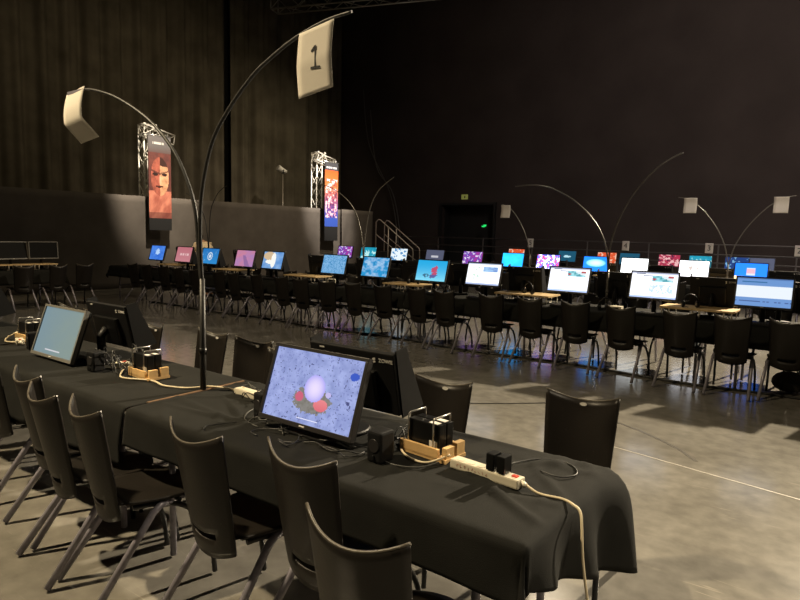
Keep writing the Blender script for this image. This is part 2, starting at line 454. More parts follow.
def banner(y0, y1, z0, z1, fn, label, low):
    t = thing('hanging_banner', label, 'banner', (-15.45, (y0 + y1) / 2, z1), -PI / 2 + PI)
    wd, hh = y1 - y0, z1 - z0
    picture_grid('print', 36, 110, wd, hh, fn, 'print_', t, (0, -.012, -hh / 2))
    MB().box((0, .002, -hh / 2), (wd, .02, hh)).build('backing', 'black', t)
    MB().box((0, 0, -hh - low / 2), (wd, .03, low)).build('weight_panel', 'black', t)
    MB().cyl((-wd / 2 - .03, 0, .01), (wd / 2 + .03, 0, .01), .02, 10).build('top_bar', 'steel', t)
# banners face +X
banner(9.46, 10.14, 1.92, 4.14, faces_pic, 'tall red banner printed with two half faces, over the left part of the partition', .33)
banner(16.36, 17.06, 1.86, 4.16, orange_pic, 'tall orange and purple banner near the far corner of the curtain', .52)

# profile spotlight on a stand behind the partition
t = thing('stage_light', 'small white stage light on a thin stand in front of the curtain', 'stage light', (-18, 16.7, 0), -.5)
MB().tube([(0, 0, 0.02), (0, 0, 3.86)], [.022, .016], 8).build('stand_pole', 'stair', t)
mb = MB()
for k in range(3):
    a = k * 2.094; mb.cyl((0, 0, .7), (.55 * math.cos(a), .55 * math.sin(a), .02), .014, 6)
mb.build('tripod_base', 'stair', t)
mb = MB(); mb.tube([(-.12, 0, 4.02), (-.12, 0, 3.87), (.12, 0, 3.87), (.12, 0, 4.02)], .014, 6); mb.build('yoke', 'black', t)
MB().tube([(-.02, .14, 3.95), (.0, -.02, 4.0), (.03, -.2, 4.1)], [.07, .10, .12], 12).build('lamp_body', 'white', t)
# cables hanging in the corner
for i, (x0, x1, z1, yy) in enumerate(((-18.6, -16.4, 8.2, 22.2), (-18.0, -16.1, 7.2, 22.0))):
    p = smooth_path([(x0, yy, z1), (x0 + .4, yy, z1 - 2.5), (x1 - .5, yy, 3.4), (x1, yy, 1.2), (x1, yy, .02)])
    tag(MB().tube(p, .022, 6).build('hanging_cable', 'rail'), 'thin rope hanging down the dark corner, ' + ('left one of two' if i == 0 else 'right one of two'), 'cable')
# truss fragment under the ceiling
c, l = truss_mb((-16.5, 14.9, 9.35), (-11.0, 16.8, 9.35), .5, .03, .55)
t = thing('ceiling_truss', 'grey lighting truss hanging above the sheet numbered 1', 'truss'); c.build('chord', 'steel', t); l.build('lacing', 'steel', t)
for k in range(2):
    MB().cyl((-15.5 + 3.5 * k, 15.25 + 1.2 * k, 9.6), (-15.5 + 3.5 * k, 15.25 + 1.2 * k, 11.98), .01, 6).build('suspension_wire', 'steel', t)
# exit signs
t = thing('exit_sign', 'small glowing green sign inside the black doorway', 'sign', (-12.2, 22.42, 2.06))
MB().box((0, .02, 0), (.26, .05, .15), bev=.005).build('housing', 'black', t); MB().prism([(-.1, -.04), (.03, -.055), (.03, -.02), (.1, -.02), (.12, .055), (-.02, .055), (-.03, .0), (-.1, .02)], -.012, 0, lambda x, y, z: (x, z, y)).build('arrow', 'exit', t)
MB().cyl((.0, .05, .07), (.0, .05, .86), .008, 6).build('hanger', 'black', t)
t = thing('wall_sign', 'small yellow-green sign on the dark wall above the doorway', 'sign', (-13.2, 22.46, 3.26))
MB().box((0, .015, 0), (.30, .03, .2), bev=.004).build('panel', 'yellow', t); MB().box((.02, -.005, 0), (.05, .01, .1)).build('figure', 'ink', t)

# railing at the far side
t = thing('long_railing', 'long three-bar metal railing across the far wall', 'railing', (0, 20.0, 0))
for z in (1.56, 1.27, 1.02, .5):
    MB().tube([(-16.2 + (1.4 if z > 1.5 else 1.4), 0, z), (8.6, 0, z)], .022, 8).build('rail', 'rail', t)
for k in range(13):
    x = -14.8 + k * 1.95
    MB().cyl((x, 0, .01), (x, 0, 1.56), .022, 8).build('post', 'rail', t)
# stair rails
for i, (y, dx) in enumerate(((17.0, .0), (18.2, -.55))):
    t = thing('stair_rail', 'sloping pale stair handrail at the partition end, ' + ('nearer one' if i == 0 else 'farther one'), 'handrail', (dx, y, 0))
    mb = MB(); mb.tube([(-13.55, 0, .02), (-13.55, 0, 2.05), (-13.45, 0, 2.14), (-13.36, 0, 2.12), (-11.95, 0, 1.15), (-11.93, 0, 1.05), (-11.93, 0, .02)], .022, 8); mb.build('handrail', 'stair', t)
    MB().tube([(-13.55, 0, 1.62), (-11.95, 0, .62)], .018, 8).build('lower_bar', 'stair', t)
    MB().cyl((-13.0, 0, .02), (-13.0, 0, 1.86), .018, 8).build('post', 'stair', t)
# stair block they guard
mb = MB()
for k in range(5): mb.box((-13.35 + .3 * k - .3, 17.6, .1 * (5 - k)), (.3, 1.1, .2 * (5 - k)))
mb.build('step', 'black'); 
o = [x for x in COL.objects if x.name == 'step'][0]; o.name = 'stage_steps'; tag(o, 'black stage steps between the two sloping handrails', 'steps')

# sheets hung on the railing
def sheet(name, w_, h_, parent, curl=.02, fold=0, m='paper'):
    def f(u, v):
        x = (u - .5) * w_; z = -h_ * v
        y = curl * math.sin(v * PI * 1.4) + fold * abs(v - .5) * 2
        return (x, y, z)
    mb = MB(); mb.grid(4, 14, f); o = mb.build(name, m, parent); so = o.modifiers.new('thick', 'SOLIDIFY'); so.thickness = .0012
    return o
for x, ch, wh in ((-9.0, '5', 'leftmost'), (-5.75, '4', 'second from left'), (-3.34, '3', 'third from left'), (-1.10, '2', 'rightmost')):
    t = thing('paper_sign', f'white number sheet hung on the far railing, {wh} of those in the frame', 'paper sign', (x, 19.955, 1.60), 0, 'number sheets on the railing')
    sheet('sheet', .22, .30, t, .008)
    text('number', ch, .22, 'ink', t, (0, -.012, -.15), (PI / 2, 0, 0))

# ------------------------------------------------------------------ furniture prototypes
def chair_proto():
    t = thing('stacking_chair', 'x', 'chair')
    NU, NV = 16, 18
    def f(u, v):
        s = 2 * u - 1
        hw = .150 + .030 * v ** .8
        z0 = .345 + .035 * abs(s) ** 2.2; z1 = .838 + .048 * s * s
        z = z0 + (z1 - z0) * v
        y = -.105 * v + .055 * s * s * (.55 + .45 * v) - .02
        return (s * hw, y, z)
    mb = MB(); mb.grid(NU, NV, f, skip=lambda i, j: j == 3 and 4 <= i <= 11)
    o = mb.build('backrest', 'chair', t); so = o.modifiers.new('thick', 'SOLIDIFY'); so.thickness = .010; so.offset = 0
    MB().tube([Vector(f(k / 16, 1)) + Vector((0, 0, .002)) for k in range(17)], .0050, 6).build('top_edge', 'edge', t)  # thin bead along the backrest top, paler than the shell
    # seat shell
    def g(u, v):
        s = 2 * u - 1; y = .03 + .40 * v
        hw = (.16 + .05 * math.sin(PI * min(1, v * 1.15) * .62)) * (1 - .35 * max(0, v - .78) / .22 * 1.2)
        z = .445 - .018 * (1 - s * s) * math.sin(PI * v) - .02 * max(0, v - .8) / .2
        return (s * hw, y - .045 * v * s * s, z)
    mb = MB(); mb.grid(12, 12, g); o = mb.build('seat', 'chair', t); so = o.modifiers.new('thick', 'SOLIDIFY'); so.thickness = .012; so.offset = 0
    # link between seat and back
    def k_(u, v):
        s = 2 * u - 1; a = f(.5 + s * .42, .16); b = g(.5 + s * .45, 0)
        return (a[0] * (1 - v) + b[0] * v, a[1] * (1 - v) + b[1] * v - .004 * math.sin(PI * v), a[2] * (1 - v) + b[2] * v)
    mb = MB(); mb.grid(8, 4, k_); o = mb.build('shell_bend', 'chair', t); so = o.modifiers.new('thick', 'SOLIDIFY'); so.thickness = .010; so.offset = 0
    for sg in (-1, 1):
        MB().tube([(sg * .175, .22, .415), (sg * .185, .17, .412), (sg * .190, .135, .39), (sg * .212, -.15, .012)], .0165, 10).build('rear_leg', 'leg_grey', t)
        MB().tube(bez((sg * .15, .06, .418), (sg * .19, .30, .43), (sg * .20, .40, .34), (sg * .205, .42, .012), 12), .0125, 8).build('front_leg', 'leg_black', t)
    mb = MB(); mb.tube([(-.18, .16, .405), (.18, .16, .405)], .012, 8); mb.tube([(-.16, .27, .40), (.16, .27, .40)], .011, 8)
    mb.tube([(-.15, .06, .42), (-.13, .34, .415)], .010, 6); mb.tube([(.15, .06, .42), (.13, .34, .415)], .010, 6)
    mb.build('underframe', 'leg_black', t)
    s_ = MB(); s_.prism([(.018 * math.cos(a * PI / 8), .009 * math.sin(a * PI / 8)) for a in range(16)], 0, .001, lambda x, y, z: (x, -.1125 + z + .0, .822 + y))
    o = s_.build('logo_sticker', 'white', t); o.location = (0, .0, 0)
    # sticker sits on the front of the shell
    o.location = (0, .0, 0)
    for v in o.data.vertices: v.co.y += .0 if False else 0.002
    return t
chairP = chair_proto(); chair_used = [False]

def front_monitor(label, x, y, z, pic, nu=48, nv=28, lean=18, m='screen', bez_m='bezel', rz=0, group=None, stand='plastic', w_=.53, h_=.315):
    """monitor whose screen faces local -Y; z = height of the screen's lower edge"""
    t = thing('monitor', label, 'monitor', (x, y, TABLE_Z), rz, group)
    a = math.radians(lean)
    hd = bpy.data.objects.new('display', None)
    cz = z - TABLE_Z + h_ / 2 * math.cos(a); cy = h_ / 2 * math.sin(a)
    R = Euler((-a, 0, 0)).to_matrix()
    P = Vector((0, cy, cz))
    bz = MB(); fw_ = .016
    def bx(c, s): bz.box(P + R @ Vector(c), s, (-a, 0, 0), .0015)
    bx((0, .0, h_ / 2 + fw_ / 2), (w_ + 2 * fw_, .026, fw_)); bx((0, .0, -h_ / 2 - fw_ * .6), (w_ + 2 * fw_, .026, fw_ * 1.3))
    bx((-w_ / 2 - fw_ / 2, 0, 0), (fw_, .026, h_)); bx((w_ / 2 + fw_ / 2, 0, 0), (fw_, .026, h_))
    bpy.data.objects.remove(hd)
    bz.build('bezel', bez_m, t)
    bk = MB(); bk.box(P + R @ Vector((0, .018, 0)), (w_ + .02, .022, h_ + .02), (-a, 0, 0), .004); bk.box(P + R @ Vector((0, .04, -.01)), (w_ * .55, .03, h_ * .55), (-a, 0, 0), .008)
    bk.build('back_housing', 'plastic', t)
    if pic: picture_grid('screen', nu, nv, w_, h_, pic, m, t, P + R @ Vector((0, -.004, 0)), (-a, 0, 0))
    else: MB().box(P + R @ Vector((0, .0, 0)), (w_, .008, h_), (-a, 0, 0)).build('screen', 'off', t)
    MB().tube([(0, .13, .015), (0, .125, cz * .6), tuple(P + R @ Vector((0, .055, 0)))], [.03, .026, .022], 10).build('stand_neck', stand, t)
    MB().box((0, .09, .008), (.26, .20, .014), bev=.005).build('stand_base', 'plastic', t)
    MB().box(P + R @ Vector((0, -.0138, -h_ / 2 - fw_ * .6)), (.03, .001, .006), (-a, 0, 0)).build('brand_mark', 'white', t)
    return t

TABLE_Z = .757
def back_monitor_proto():
    """monitor seen from behind (local -Y is its back), with side shields towards +Y"""
    t = thing('shielded_monitor', 'x', 'monitor')
    a = math.radians(12); R = Euler((a, 0, 0)).to_matrix(); P = Vector((0, 0, .235))
    w_, h_ = .50, .29
    bk = MB(); bk.box(P + R @ Vector((0, 0, 0)), (w_, .028, h_), (a, 0, 0), .006)
    bk.build('back_panel', 'plastic', t)
    rc = MB(); rc.box(P + R @ Vector((0, -.026, -.03)), (w_ * .60, .03, h_ * .62), (a, 0, 0), .012); rc.build('back_housing', 'shiny', t)
    MB().box(P + R @ Vector((0, .0165, 0)), (w_ - .03, .006, h_ - .03), (a, 0, 0)).build('screen', 'off', t)
    for sg in (-1, 1):
        pts = [(.0, -h_ / 2 - .012), (.0, h_ / 2 + .012), (.07, h_ / 2 + .012), (.15, -h_ / 2 - .012)]
        mb = MB()
        mb.prism(pts, sg * (w_ / 2), sg * (w_ / 2 + .008), lambda x, y, z: tuple(P + R @ Vector((z + sg * .05 * x, x, y))))
        mb.build('side_shield', 'plastic', t)
    MB().tube([(0, -.06, .015), (0, -.07, .16), tuple(P + R @ Vector((0, -.035, -.02)))], [.03, .028, .026], 10).build('stand_neck', 'plastic', t)
    MB().tube([(0, -.06, .002), (0, -.06, .016)], [.12, .11], 20).build('stand_base', 'plastic', t)
    lg = MB(); 
    c = P + R @ Vector((-.045, -.0152, .12))
    def q(x, y, z): return tuple(P + R @ Vector((x, -.0146 + z, y)))
    lg.prism([(.132 + .6 * (a_ + .075), .108 + .6 * (b_ - .115)) for a_, b_ in ((-.075, .128), (-.055, .136), (-.048, .130), (-.048, .120), (-.062, .113), (-.048, .108), (-.050, .098), (-.068, .094), (-.075, .102), (-.060, .110), (-.075, .118))], -.0012, 0, q)
    lg.build('logo', 'white', t)
    text('brand_name', 'ZOWIE', .024, 'white', t, P + R @ Vector((.205, -.0152, .109)), (PI / 2 + a, 0, 0))
    MB().box(P + R @ Vector((-.17, -.0150, .13)), (.03, .001, .007), (a, 0, 0)).build('sticker', 'white', t)
    return t
backP = back_monitor_proto(); back_used = [False]

def riser_proto():
    t = thing('monitor_riser', 'x', 'riser')
    MB().box((0, 0, .108), (.80, .42, .022), bev=.002).build('shelf_board', 'riser', t)
    for x in (-.33, .0, .33):
        mb = MB(); mb.tube([(x - .04, -.198, .102), (x - .04, -.198, .008), (x + .04, -.198, .008), (x + .04, -.198, .102)], .0095, 6)
        mb.tube([(x - .04, .17, .102), (x - .04, .17, .008), (x + .04, .17, .008), (x + .04, .17, .102)], .0065, 6)
        mb.tube([(x - .04, -.198, .008), (x - .04, .17, .008)], .006, 6)
        mb.build('leg_bracket', 'riserleg', t)
    return t
riserP = riser_proto(); riser_used = [False]

def headset_proto():
    t = thing('headset', 'x', 'headset')
    mb = MB(); mb.tube([(.085 * math.cos(a), 0, .055 + .10 * math.sin(a)) for a in [PI * k / 12 for k in range(13)]], .010, 8); mb.build('headband', 'plastic', t)
    for s in (-1, 1):
        MB().tube([(s * .062, 0, .042), (s * .075, 0, .042), (s * .098, 0, .042)], [.034, .042, .036], 14).build('ear_cup', 'shiny', t)
    MB().tube([(-.09, 0, .03), (-.09, -.06, .02), (-.05, -.10, .015)], .004, 6).build('microphone', 'plastic', t)
    return t
headP = headset_proto(); head_used = [False]

def keyboard_proto():
    t = thing('keyboard', 'x', 'keyboard')
    MB().box((0, 0, .012), (.42, .14, .02), bev=.004).build('case', 'plastic', t)
    mb = MB()
    for r in range(5):
        for k in range(15): mb.box((-.19 + k * .027, -.052 + r * .026, .026), (.022, .021, .009))
    mb.build('keys', 'bezel', t)
    return t
keyP = keyboard_proto(); key_used = [False]

def speaker_proto():
    t = thing('desk_speaker', 'x', 'speaker')
    MB().box((0, 0, .062), (.074, .082, .124), bev=.010).build('cabinet', 'plastic', t)
    MB().tube([(0, -.0405, .068), (0, -.044, .068)], [.028, .026], 16).build('driver', 'bezel', t)
    MB().tube([(0.0, -.0405, .022), (0.0, -.046, .022)], .007, 10).build('knob', 'shiny', t)
    return t
spkP = speaker_proto(); spk_used = [False]

def table_proto():
    t = thing('folding_table', 'x', 'table')
    MB().box((0, 0, .735), (2.12, .74, .028), bev=.003).build('tabletop', 'tabletop', t)
    for x in (-.86, .86):
        for y in (-.28, .28):
            MB().tube([(x, y, .72), (x, y, .012)], .016, 10).build('leg', 'leg_grey', t)
        MB().tube([(x, -.28, .30), (x, .28, .30)], .011, 8).build('crossbar', 'leg_grey', t)
    return t
tabP = table_proto(); tab_used = [False]

def cloth_mesh(L, W, dl, dr, df, db, seed=0, nx=96, ny=56, wr=1.0, fl=0):
    """cloth laid on an L x W table with its own drop on each side"""
    rnd = random.Random(seed); ph = [rnd.uniform(0, 6.28) for _ in range(12)]
    X0, X1, Y0, Y1 = -L / 2, L / 2, -W / 2, W / 2
    zt = .752
    ridges = [(rnd.uniform(X0, X1), rnd.uniform(Y0, Y1), rnd.uniform(0, PI), rnd.uniform(.10, .45), rnd.uniform(.010, .03), rnd.uniform(.002, .006) * (1.7 if fl else 1)) for _ in range(int(16 * wr))]
    if fl: ridges += [(.85, -.13, -.5, .30, .020, .013), (.42, -.17, -1.15, .16, .022, .011), (.66, -.02, -.35, .25, .018, .009), (.98, .05, -.8, .2, .02, .010)]
    def f(u, v):
        x = X0 - dl + (L + dl + dr) * u; y = Y0 - df + (W + df + db) * v
        ox = (x - X1) if x > X1 else (x - X0 if x < X0 else 0)
        oy = (y - Y1) if y > Y1 else (y - Y0 if y < Y0 else 0)
        cx = min(max(x, X0), X1); cy = min(max(y, Y0), Y1)
        if fl and ox > 0: ox *= .70 + 1.05 * (cy - Y0) / W; oy *= (1 - .35 * min(1, ox / .2)) if oy > 0 else 1
        r = math.hypot(ox, oy)
        z = zt
        if r < 1e-6:
            for a, b, an, ln, wd, hh in ridges:
                du = (x - a) * math.cos(an) + (y - b) * math.sin(an); dv = -(x - a) * math.sin(an) + (y - b) * math.cos(an)
                z += hh * math.exp(-(dv / wd) ** 2 - (du / ln) ** 2)
            z += .0015 * math.sin(x * 7 + ph[0]) * math.sin(y * 9 + ph[1])
            e = min(X1 - x if dr else 9, x - X0 if dl else 9, y - Y0, Y1 - y)
            z = .750 + (z - .750) * min(1, e / .03 + .4)
            return (x, y, z)
        dx, dy = ox / r, oy / r
        rad = .018
        if r < rad * 1.57:
            t_ = r / rad; out = rad * math.sin(t_); dz = rad * (1 - math.cos(t_))
        else: out = rad; dz = rad + (r - rad * 1.57)
        s = dz / .3
        th = math.atan2(oy, ox)
        corner = abs(math.sin(2 * th))
        along = x * 1.0 + y * 1.3
        wv = (math.sin(along * 9.5 + ph[2]) * .5 + math.sin(along * 17 + ph[3]) * .3 + .5) * .020 * s + .025 * s
        wv += corner * (.015 + .045 * math.sin(th * 7 + ph[4])) * s
        if fl and ox > 0:
            tt = (cy - Y0) / W; wv = wv * .6 + .075 * tt * tt * (1 - math.exp(-dz / .04)) * (1 - .6 * corner) + .030 * s * math.sin(y * 21 + 1)
        dz2 = dz * (1 - .06 * corner)
        return (cx + dx * (out + wv), cy + dy * (out + wv), .750 - dz2)
    mb = MB(); mb.grid(nx, ny, f)
    bm = mb.bm
    return mb
def cloth(name, label, x, y, L, W, dl, dr, df, db, seed, nx=96, ny=56, wr=1., rz=0, fl=0):
    o = cloth_mesh(L, W, dl, dr, df, db, seed, nx, ny, wr, fl).build(name, 'cloth', None, (x, y, 0), (0, 0, rz))
    so = o.modifiers.new('thick', 'SOLIDIFY'); so.thickness = .003; so.offset = 1
    return tag(o, label, 'tablecloth')

register()

# ------------------------------------------------------------------ screen pictures
def main_pic(u, v):
    n = fbm(u * 14, v * 9, 1); n2 = fbm(u * 46, v * 30, 4)
    c = mix((.22, .27, .56), (.42, .49, .86), n * 1.2 - .1)
    if n2 > .70: c = mix(c, (.15, .17, .45), .6)
    if n2 < .24: c = (.07, .08, .22)
    g = ell(u, v, .52, .66, .21, .19)
    if g < 1 + (n2 - .5) * 1.1: c = mix((.16, .15, .12), (.28, .27, .26), n2)
    if ell(u, v, .92, .23, .05, .05) < 1 + (n2 - .5): c = (.04, .10, .55)
    if ell(u, v, .63, .70, .078, .085) < 1: c = mix((.70, .14, .18), (.85, .26, .28), 1 - (v - .6) * 5)
    if ell(u, v, .38, .64, .045, .07) < 1: c = (.60, .12, .20)
    if ell(u, v, .69, .54, .03, .04) < 1: c = (.55, .50, .85)
    e = ell(u, v, .53, .49, .115, .19)
    if e < 1: c = mix((.84, .74, 1.0), (.38, .36, .92), e * .9)
    if .925 < v < .94 and .40 < u < .64: c = (.85, .85, 1)
    return c
def pale_pic(u, v):
    c = mix((.25, .36, .40), (.31, .39, .33), u); n = fbm(u * 5, v * 5, 9)
    c = mix(c, (.20, .32, .44), n * .3)
    if .885 < v < .915 and .28 < u < .66: c = (.80, .80, .84)
    return c
def splash(u, v): 
    c = mix((.02, .12, .62), (.10, .30, .85), fbm(u * 6, v * 6, 2)); e = ell(u, v, .5, .45, .22, .3)
    return (.45, .65, .95) if e < fbm(u * 14, v * 14, 4) * 1.3 - .2 else c
def pink_text(u, v): return (.95, .62, .62) if .42 < v < .58 and .25 < u < .82 and vnoise(u * 26, 2) > .3 else mix((.62, .20, .24), (.70, .28, .32), v)
def emblem(u, v):
    c = mix((.02, .17, .50), (.03, .26, .62), v); e = ell(u, v, .5, .5, .15, .27)
    if .55 < e < 1 or (e < .25): return (.65, .75, .85)
    if vnoise(u * 16, v * 12, 3) > .9: return (.2, .45, .75)
    return c
def pinkgrad(u, v):
    c = mix((.62, .22, .30), (.40, .22, .50), fbm(u * 3 + v, v * 3, 3) * 1.3 - .1); return mix(c, (.15, .10, .30), .6 if abs(u - .5 - (v - .5) * .4) < .04 + .1 * v and v > .3 else 0)
def wings(u, v):
    c = mix((.05, .22, .60), (.30, .50, .80), fbm(u * 5, v * 5, 8)); 
    if ell(u, v, .3, .25, .3, .25) < 1: c = (.65, .48, .30)
    if ell(u, v, .52, .5, .12, .45) < 1 or ell(u, v, .35, .6, .22, .12) < 1: c = (.95, .95, .9)
    return c
def bluecurl(u, v): n = fbm(u * 7, v * 7, 6); return mix((.02, .22, .52), (.25, .50, .78), abs(math.sin(n * 16)))
def warriors(u, v): n = fbm(u * 9, v * 8, 12); return mix((.02, .28, .65), (.40, .62, .85), n * 2 - .6) if n > .45 else mix((.03, .10, .28), (.02, .35, .72), n * 2.2)
def redfig(u, v):
    c = mix((.02, .42, .80), (.25, .75, .95), v * v)
    if ell(u, v, .60, .48, .10, .22) < 1 + (fbm(u * 18, v * 18, 2) - .5) * 2: c = (.55, .08, .16)
    elif ell(u, v, .58, .75, .15, .13) < fbm(u * 18, v * 18, 3) * 1.5: c = (.12, .12, .35)
    if ell(u, v, .33, .74, .10, .09) < 1 and fbm(u * 20, v * 20, 5) > .45: c = (.05, .15, .25)
    return c
def page(u, v):
    if v < .05: return (.20, .24, .32)
    if v < .10: return (.70, .73, .80)
    if .16 < v < .40 and .48 < u < .92: return mix((.08, .13, .40), (.30, .50, .70), fbm(u * 12, v * 12, 3) * 1.6 - .3)
    if (.16 < v < .36 or .50 < v < .78) and .12 < u < .38 and fbm(u * 26, v * 26, 5) > .55: return (.45, .60, .50)
    if .50 < v < .85 and .55 < u < .88 and fbm(u * 30, v * 26, 6) > .58: return (.55, .60, .70)
    if v > .94: return (.30, .36, .55)
    return (.88, .92, 1.)
def carpage(u, v):
    if v < .04: return (.30, .32, .42)
    if v < .09: return (.14, .16, .22) if .08 < u < .30 else (.60, .63, .72)
    if .13 < v < .34 and .45 < u < .92:
        if ell(u, v, .50, .26, .035, .05) < 1: return (.40, .05, .06)
        if u > .80 and v < .19: return (.35, .08, .08)
        if u > .66 and v < .19 + (u - .66) * .5: return (.55, .62, .66)
        return mix((.02, .20, .25), (.30, .60, .65), fbm(u * 14, v * 14, 2) * 1.8 - .4)
    if .13 < v < .17 and .25 < u < .45: return (.25, .27, .33)
    if v > .93: return (.40, .50, .80)
    return (.90, .92, 1.)
def carpage2(u, v):
    c = carpage(u, v)
    if .45 < v < .80 and .42 < u < .90 and fbm(u * 26, v * 26, 4) > .47: return (.45, .58, .72)
    return c
def bluebar(u, v):
    if v < .04: return (.10, .20, .45)
    if v < .26: return (.04, .16, .36) if .11 < v < .17 and .08 < u < .55 else (.16, .32, .66)
    if v < .68: return (.86, .93, 1.)
    if .82 < v < .86 and vnoise(u * 25, 1) > .4: return (.08, .14, .35)
    return (.17, .33, .68)
def magenta(u, v): n = fbm(u * 9, v * 6, 21); return (.90, .75, .95) if n > .62 else mix((.45, .04, .30), (.05, .08, .55), n * 2 - .4)
def fight(u, v): n = fbm(u * 11, v * 8, 24); return (.85, .80, .95) if n > .58 else ((.65, .06, .12) if n < .38 else (.08, .10, .60))
def plainblue(u, v): return mix((.01, .22, .72), (.02, .40, .90), fbm(u * 3, v * 3, 2))
def glowblue(u, v): e = ell(u, v, .5, .42, .42, .28); return mix((.35, .85, 1.), (.01, .14, .70), e)
def whitefig(u, v): return (.55, .55, .45) if ell(u, v, .72, .42, .11, .25) < 1 and fbm(u * 14, v * 14, 3) > .42 else (.95, .98, .98)
def whitelogo(u, v): return (.30, .26, .24) if ell(u, v, .5, .45, .26, .16) < 1 and fbm(u * 16, v * 16, 6) > .45 else (.92, .92, .96)
def bluewin(u, v):
    if abs(u - .5) < .15 and abs(v - .5) < .22: return (.34, .20, .24) if .36 < v < .6 else (.30, .33, .38)
    if v > .8: return (.85, .60, .30) if u < .3 else (.05, .20, .70)
    return (.01, .12, .62)
def cyanpic(u, v): n = fbm(u * 8, v * 6, 31); return (.55, .90, .90) if n > .60 else mix((.01, .20, .35), (.02, .50, .65), n)
def greytext(u, v): return (.55, .55, .60) if .42 < v < .62 and .3 < u < .7 else (.09, .10, .16)
def whiteblue(u, v): n = fbm(u * 6, v * 5, 17); return (.85, .95, 1.) if n > .42 else (.10, .30, .60)
def redpic(u, v): n = fbm(u * 8, v * 6, 41); return (.85, .50, .50) if n > .60 else (.45, .03, .08) if n > .35 else (.08, .02, .06)
def orangepic(u, v): n = fbm(u * 8, v * 6, 45); return (.90, .55, .40) if n > .58 else (.75, .10, .03)
def teal(u, v): return (.5, .8, .9) if ell(u, v, .5, .5, .3, .15) < fbm(u * 9, v * 9, 1) else (.01, .09, .16)
def darkblue(u, v): return (.2, .45, .7) if vnoise(u * 12, v * 8, 3) > .75 else (.01, .05, .22)

# ------------------------------------------------------------------ near table row
def put_table(x, y, label, rz=0):
    return place(tabP, tab_used, (x, y, 0), rz, label, cat='table')
CY1 = 1.985
put_table(-1.765, CY1, 'folding table under the black cloth nearest the camera')
put_table(-3.945, CY1, 'folding table under the black cloth left of the tall number pole')
put_table(-6.115, CY1, 'folding table at the left edge of the nearest row')
cloth('tablecloth', 'black cloth on the nearest table, with hanging corners at its right end', -1.765, CY1, 2.13, .76, 0, .22, .185, .24, 11, 150, 90, 2.2, 0, 1)
cloth('tablecloth', 'black cloth on the table left of the tall number pole', -3.93, CY1, 2.16, .76, 0, 0, .30, .28, 12, 100, 60, .8)
cloth('tablecloth', 'black cloth on the nearest row table cut by the left edge of the photo', -6.115, CY1, 2.12, .76, .2, 0, .30, .28, 13, 90, 50, .8)
# batten over the joint between the two cloths
mb = MB(); mb.box((0, 0, .003), (.018, .62, .006), bev=.001); o = mb.build('wood_batten', 'tabletop', None, (-2.840, 2.02, .754)); tag(o, 'thin brown wooden strip lying over the joint between the two near cloths', 'strip')

front_monitor('monitor nearest the camera, showing a pale ball with red blobs on blue ground', -1.850, 1.845, .815, main_pic, 150, 92, 19, 'screen', 'bezel', 0, None, 'red_stand')
front_monitor('monitor showing a plain pale blue-green screen, left of the tall pole', -4.215, 1.86, .79, pale_pic, 60, 36, 19, 'screen_dim', 'bezel_grey')
place(backP, back_used, (-1.79, 2.11, TABLE_Z), 0, 'black monitor seen from behind, right behind the nearest lit monitor')
place(backP, back_used, (-4.02, 2.16, TABLE_Z), .0, 'black monitor seen from behind, right of the pale blue-green screen')
place(backP, back_used, (-6.2, 2.15, TABLE_Z), .0, 'black monitor seen from behind at the left edge of the near row')
for x, y, lb in ((-1.43, 1.85, 'black desk speaker between the nearest monitor and the wooden tray'), (-2.20, 1.93, 'black desk speaker at the left foot of the nearest monitor'), (-3.72, 1.90, 'black desk speaker right of the pale blue-green monitor'), (-4.70, 1.95, 'black desk speaker at the left foot of the pale blue-green monitor')):
    place(spkP, spk_used, (x, y, TABLE_Z), random.uniform(-.2, .2), lb)

# wooden trays with clamped black power bricks
def tray(x, y, rz, lb, k):
    t = thing('wooden_tray', lb, 'tray', (x, y, .758), rz); t.scale = (1.0, 1.05, 1.25)
    mb = MB(); mb.box((0, 0, .006), (.24, .13, .012)); mb.box((-.02, -.058, .022), (.20, .014, .034), bev=.001); mb.box((-.02, .058, .022), (.20, .014, .034), bev=.001); mb.build('board', 'wood', t)
    MB().box((.105, -.03, .026), (.022, .05, .042), bev=.001).build('end_block', 'wood', t); MB().box((.105, .035, .028), (.024, .05, .05), bev=.001).build('end_block', 'wood', t)
    for xx in (-.085, .045):
        MB().tube([(xx, -.052, .012), (xx, -.052, .125), (xx + .004, -.046, .132), (xx + .004, .046, .132), (xx, .052, .125), (xx, .052, .012)], .0035, 8).build('steel_hoop', 'steel', t)
    for j, yy in enumerate((-.024, .024)):
        c, s = math.cos(rz), math.sin(rz)
        b = thing('power_brick', f'{["front", "rear"][j]} black power brick with white labels, clamped {k}', 'power brick', (x + -yy * s, y + yy * c, .774), rz); b.scale = (1.0, 1.05, 1.2)
        MB().box((-.012, 0, .052), (.165, .042, .10), bev=.005).build('case', 'shiny', b)
        MB().box((.040, -.0217, .03), (.040, .001, .030)).build('label_plate', 'white', b); MB().box((.03, 0, .1022), (.045, .026, .001)).build('top_label', 'white', b)
tray(-1.315, 2.05, -.10, 'pale wooden tray with steel hoops, right of the nearest monitor', 'in the tray nearest the camera')
tray(-3.35, 2.03, -.06, 'pale wooden tray with steel hoops, left of the tall pole', 'in the tray left of the tall pole')
tray(-5.10, 2.10, .0, 'pale wooden tray with steel hoops, left of the pale blue-green monitor', 'in the tray at the left edge')

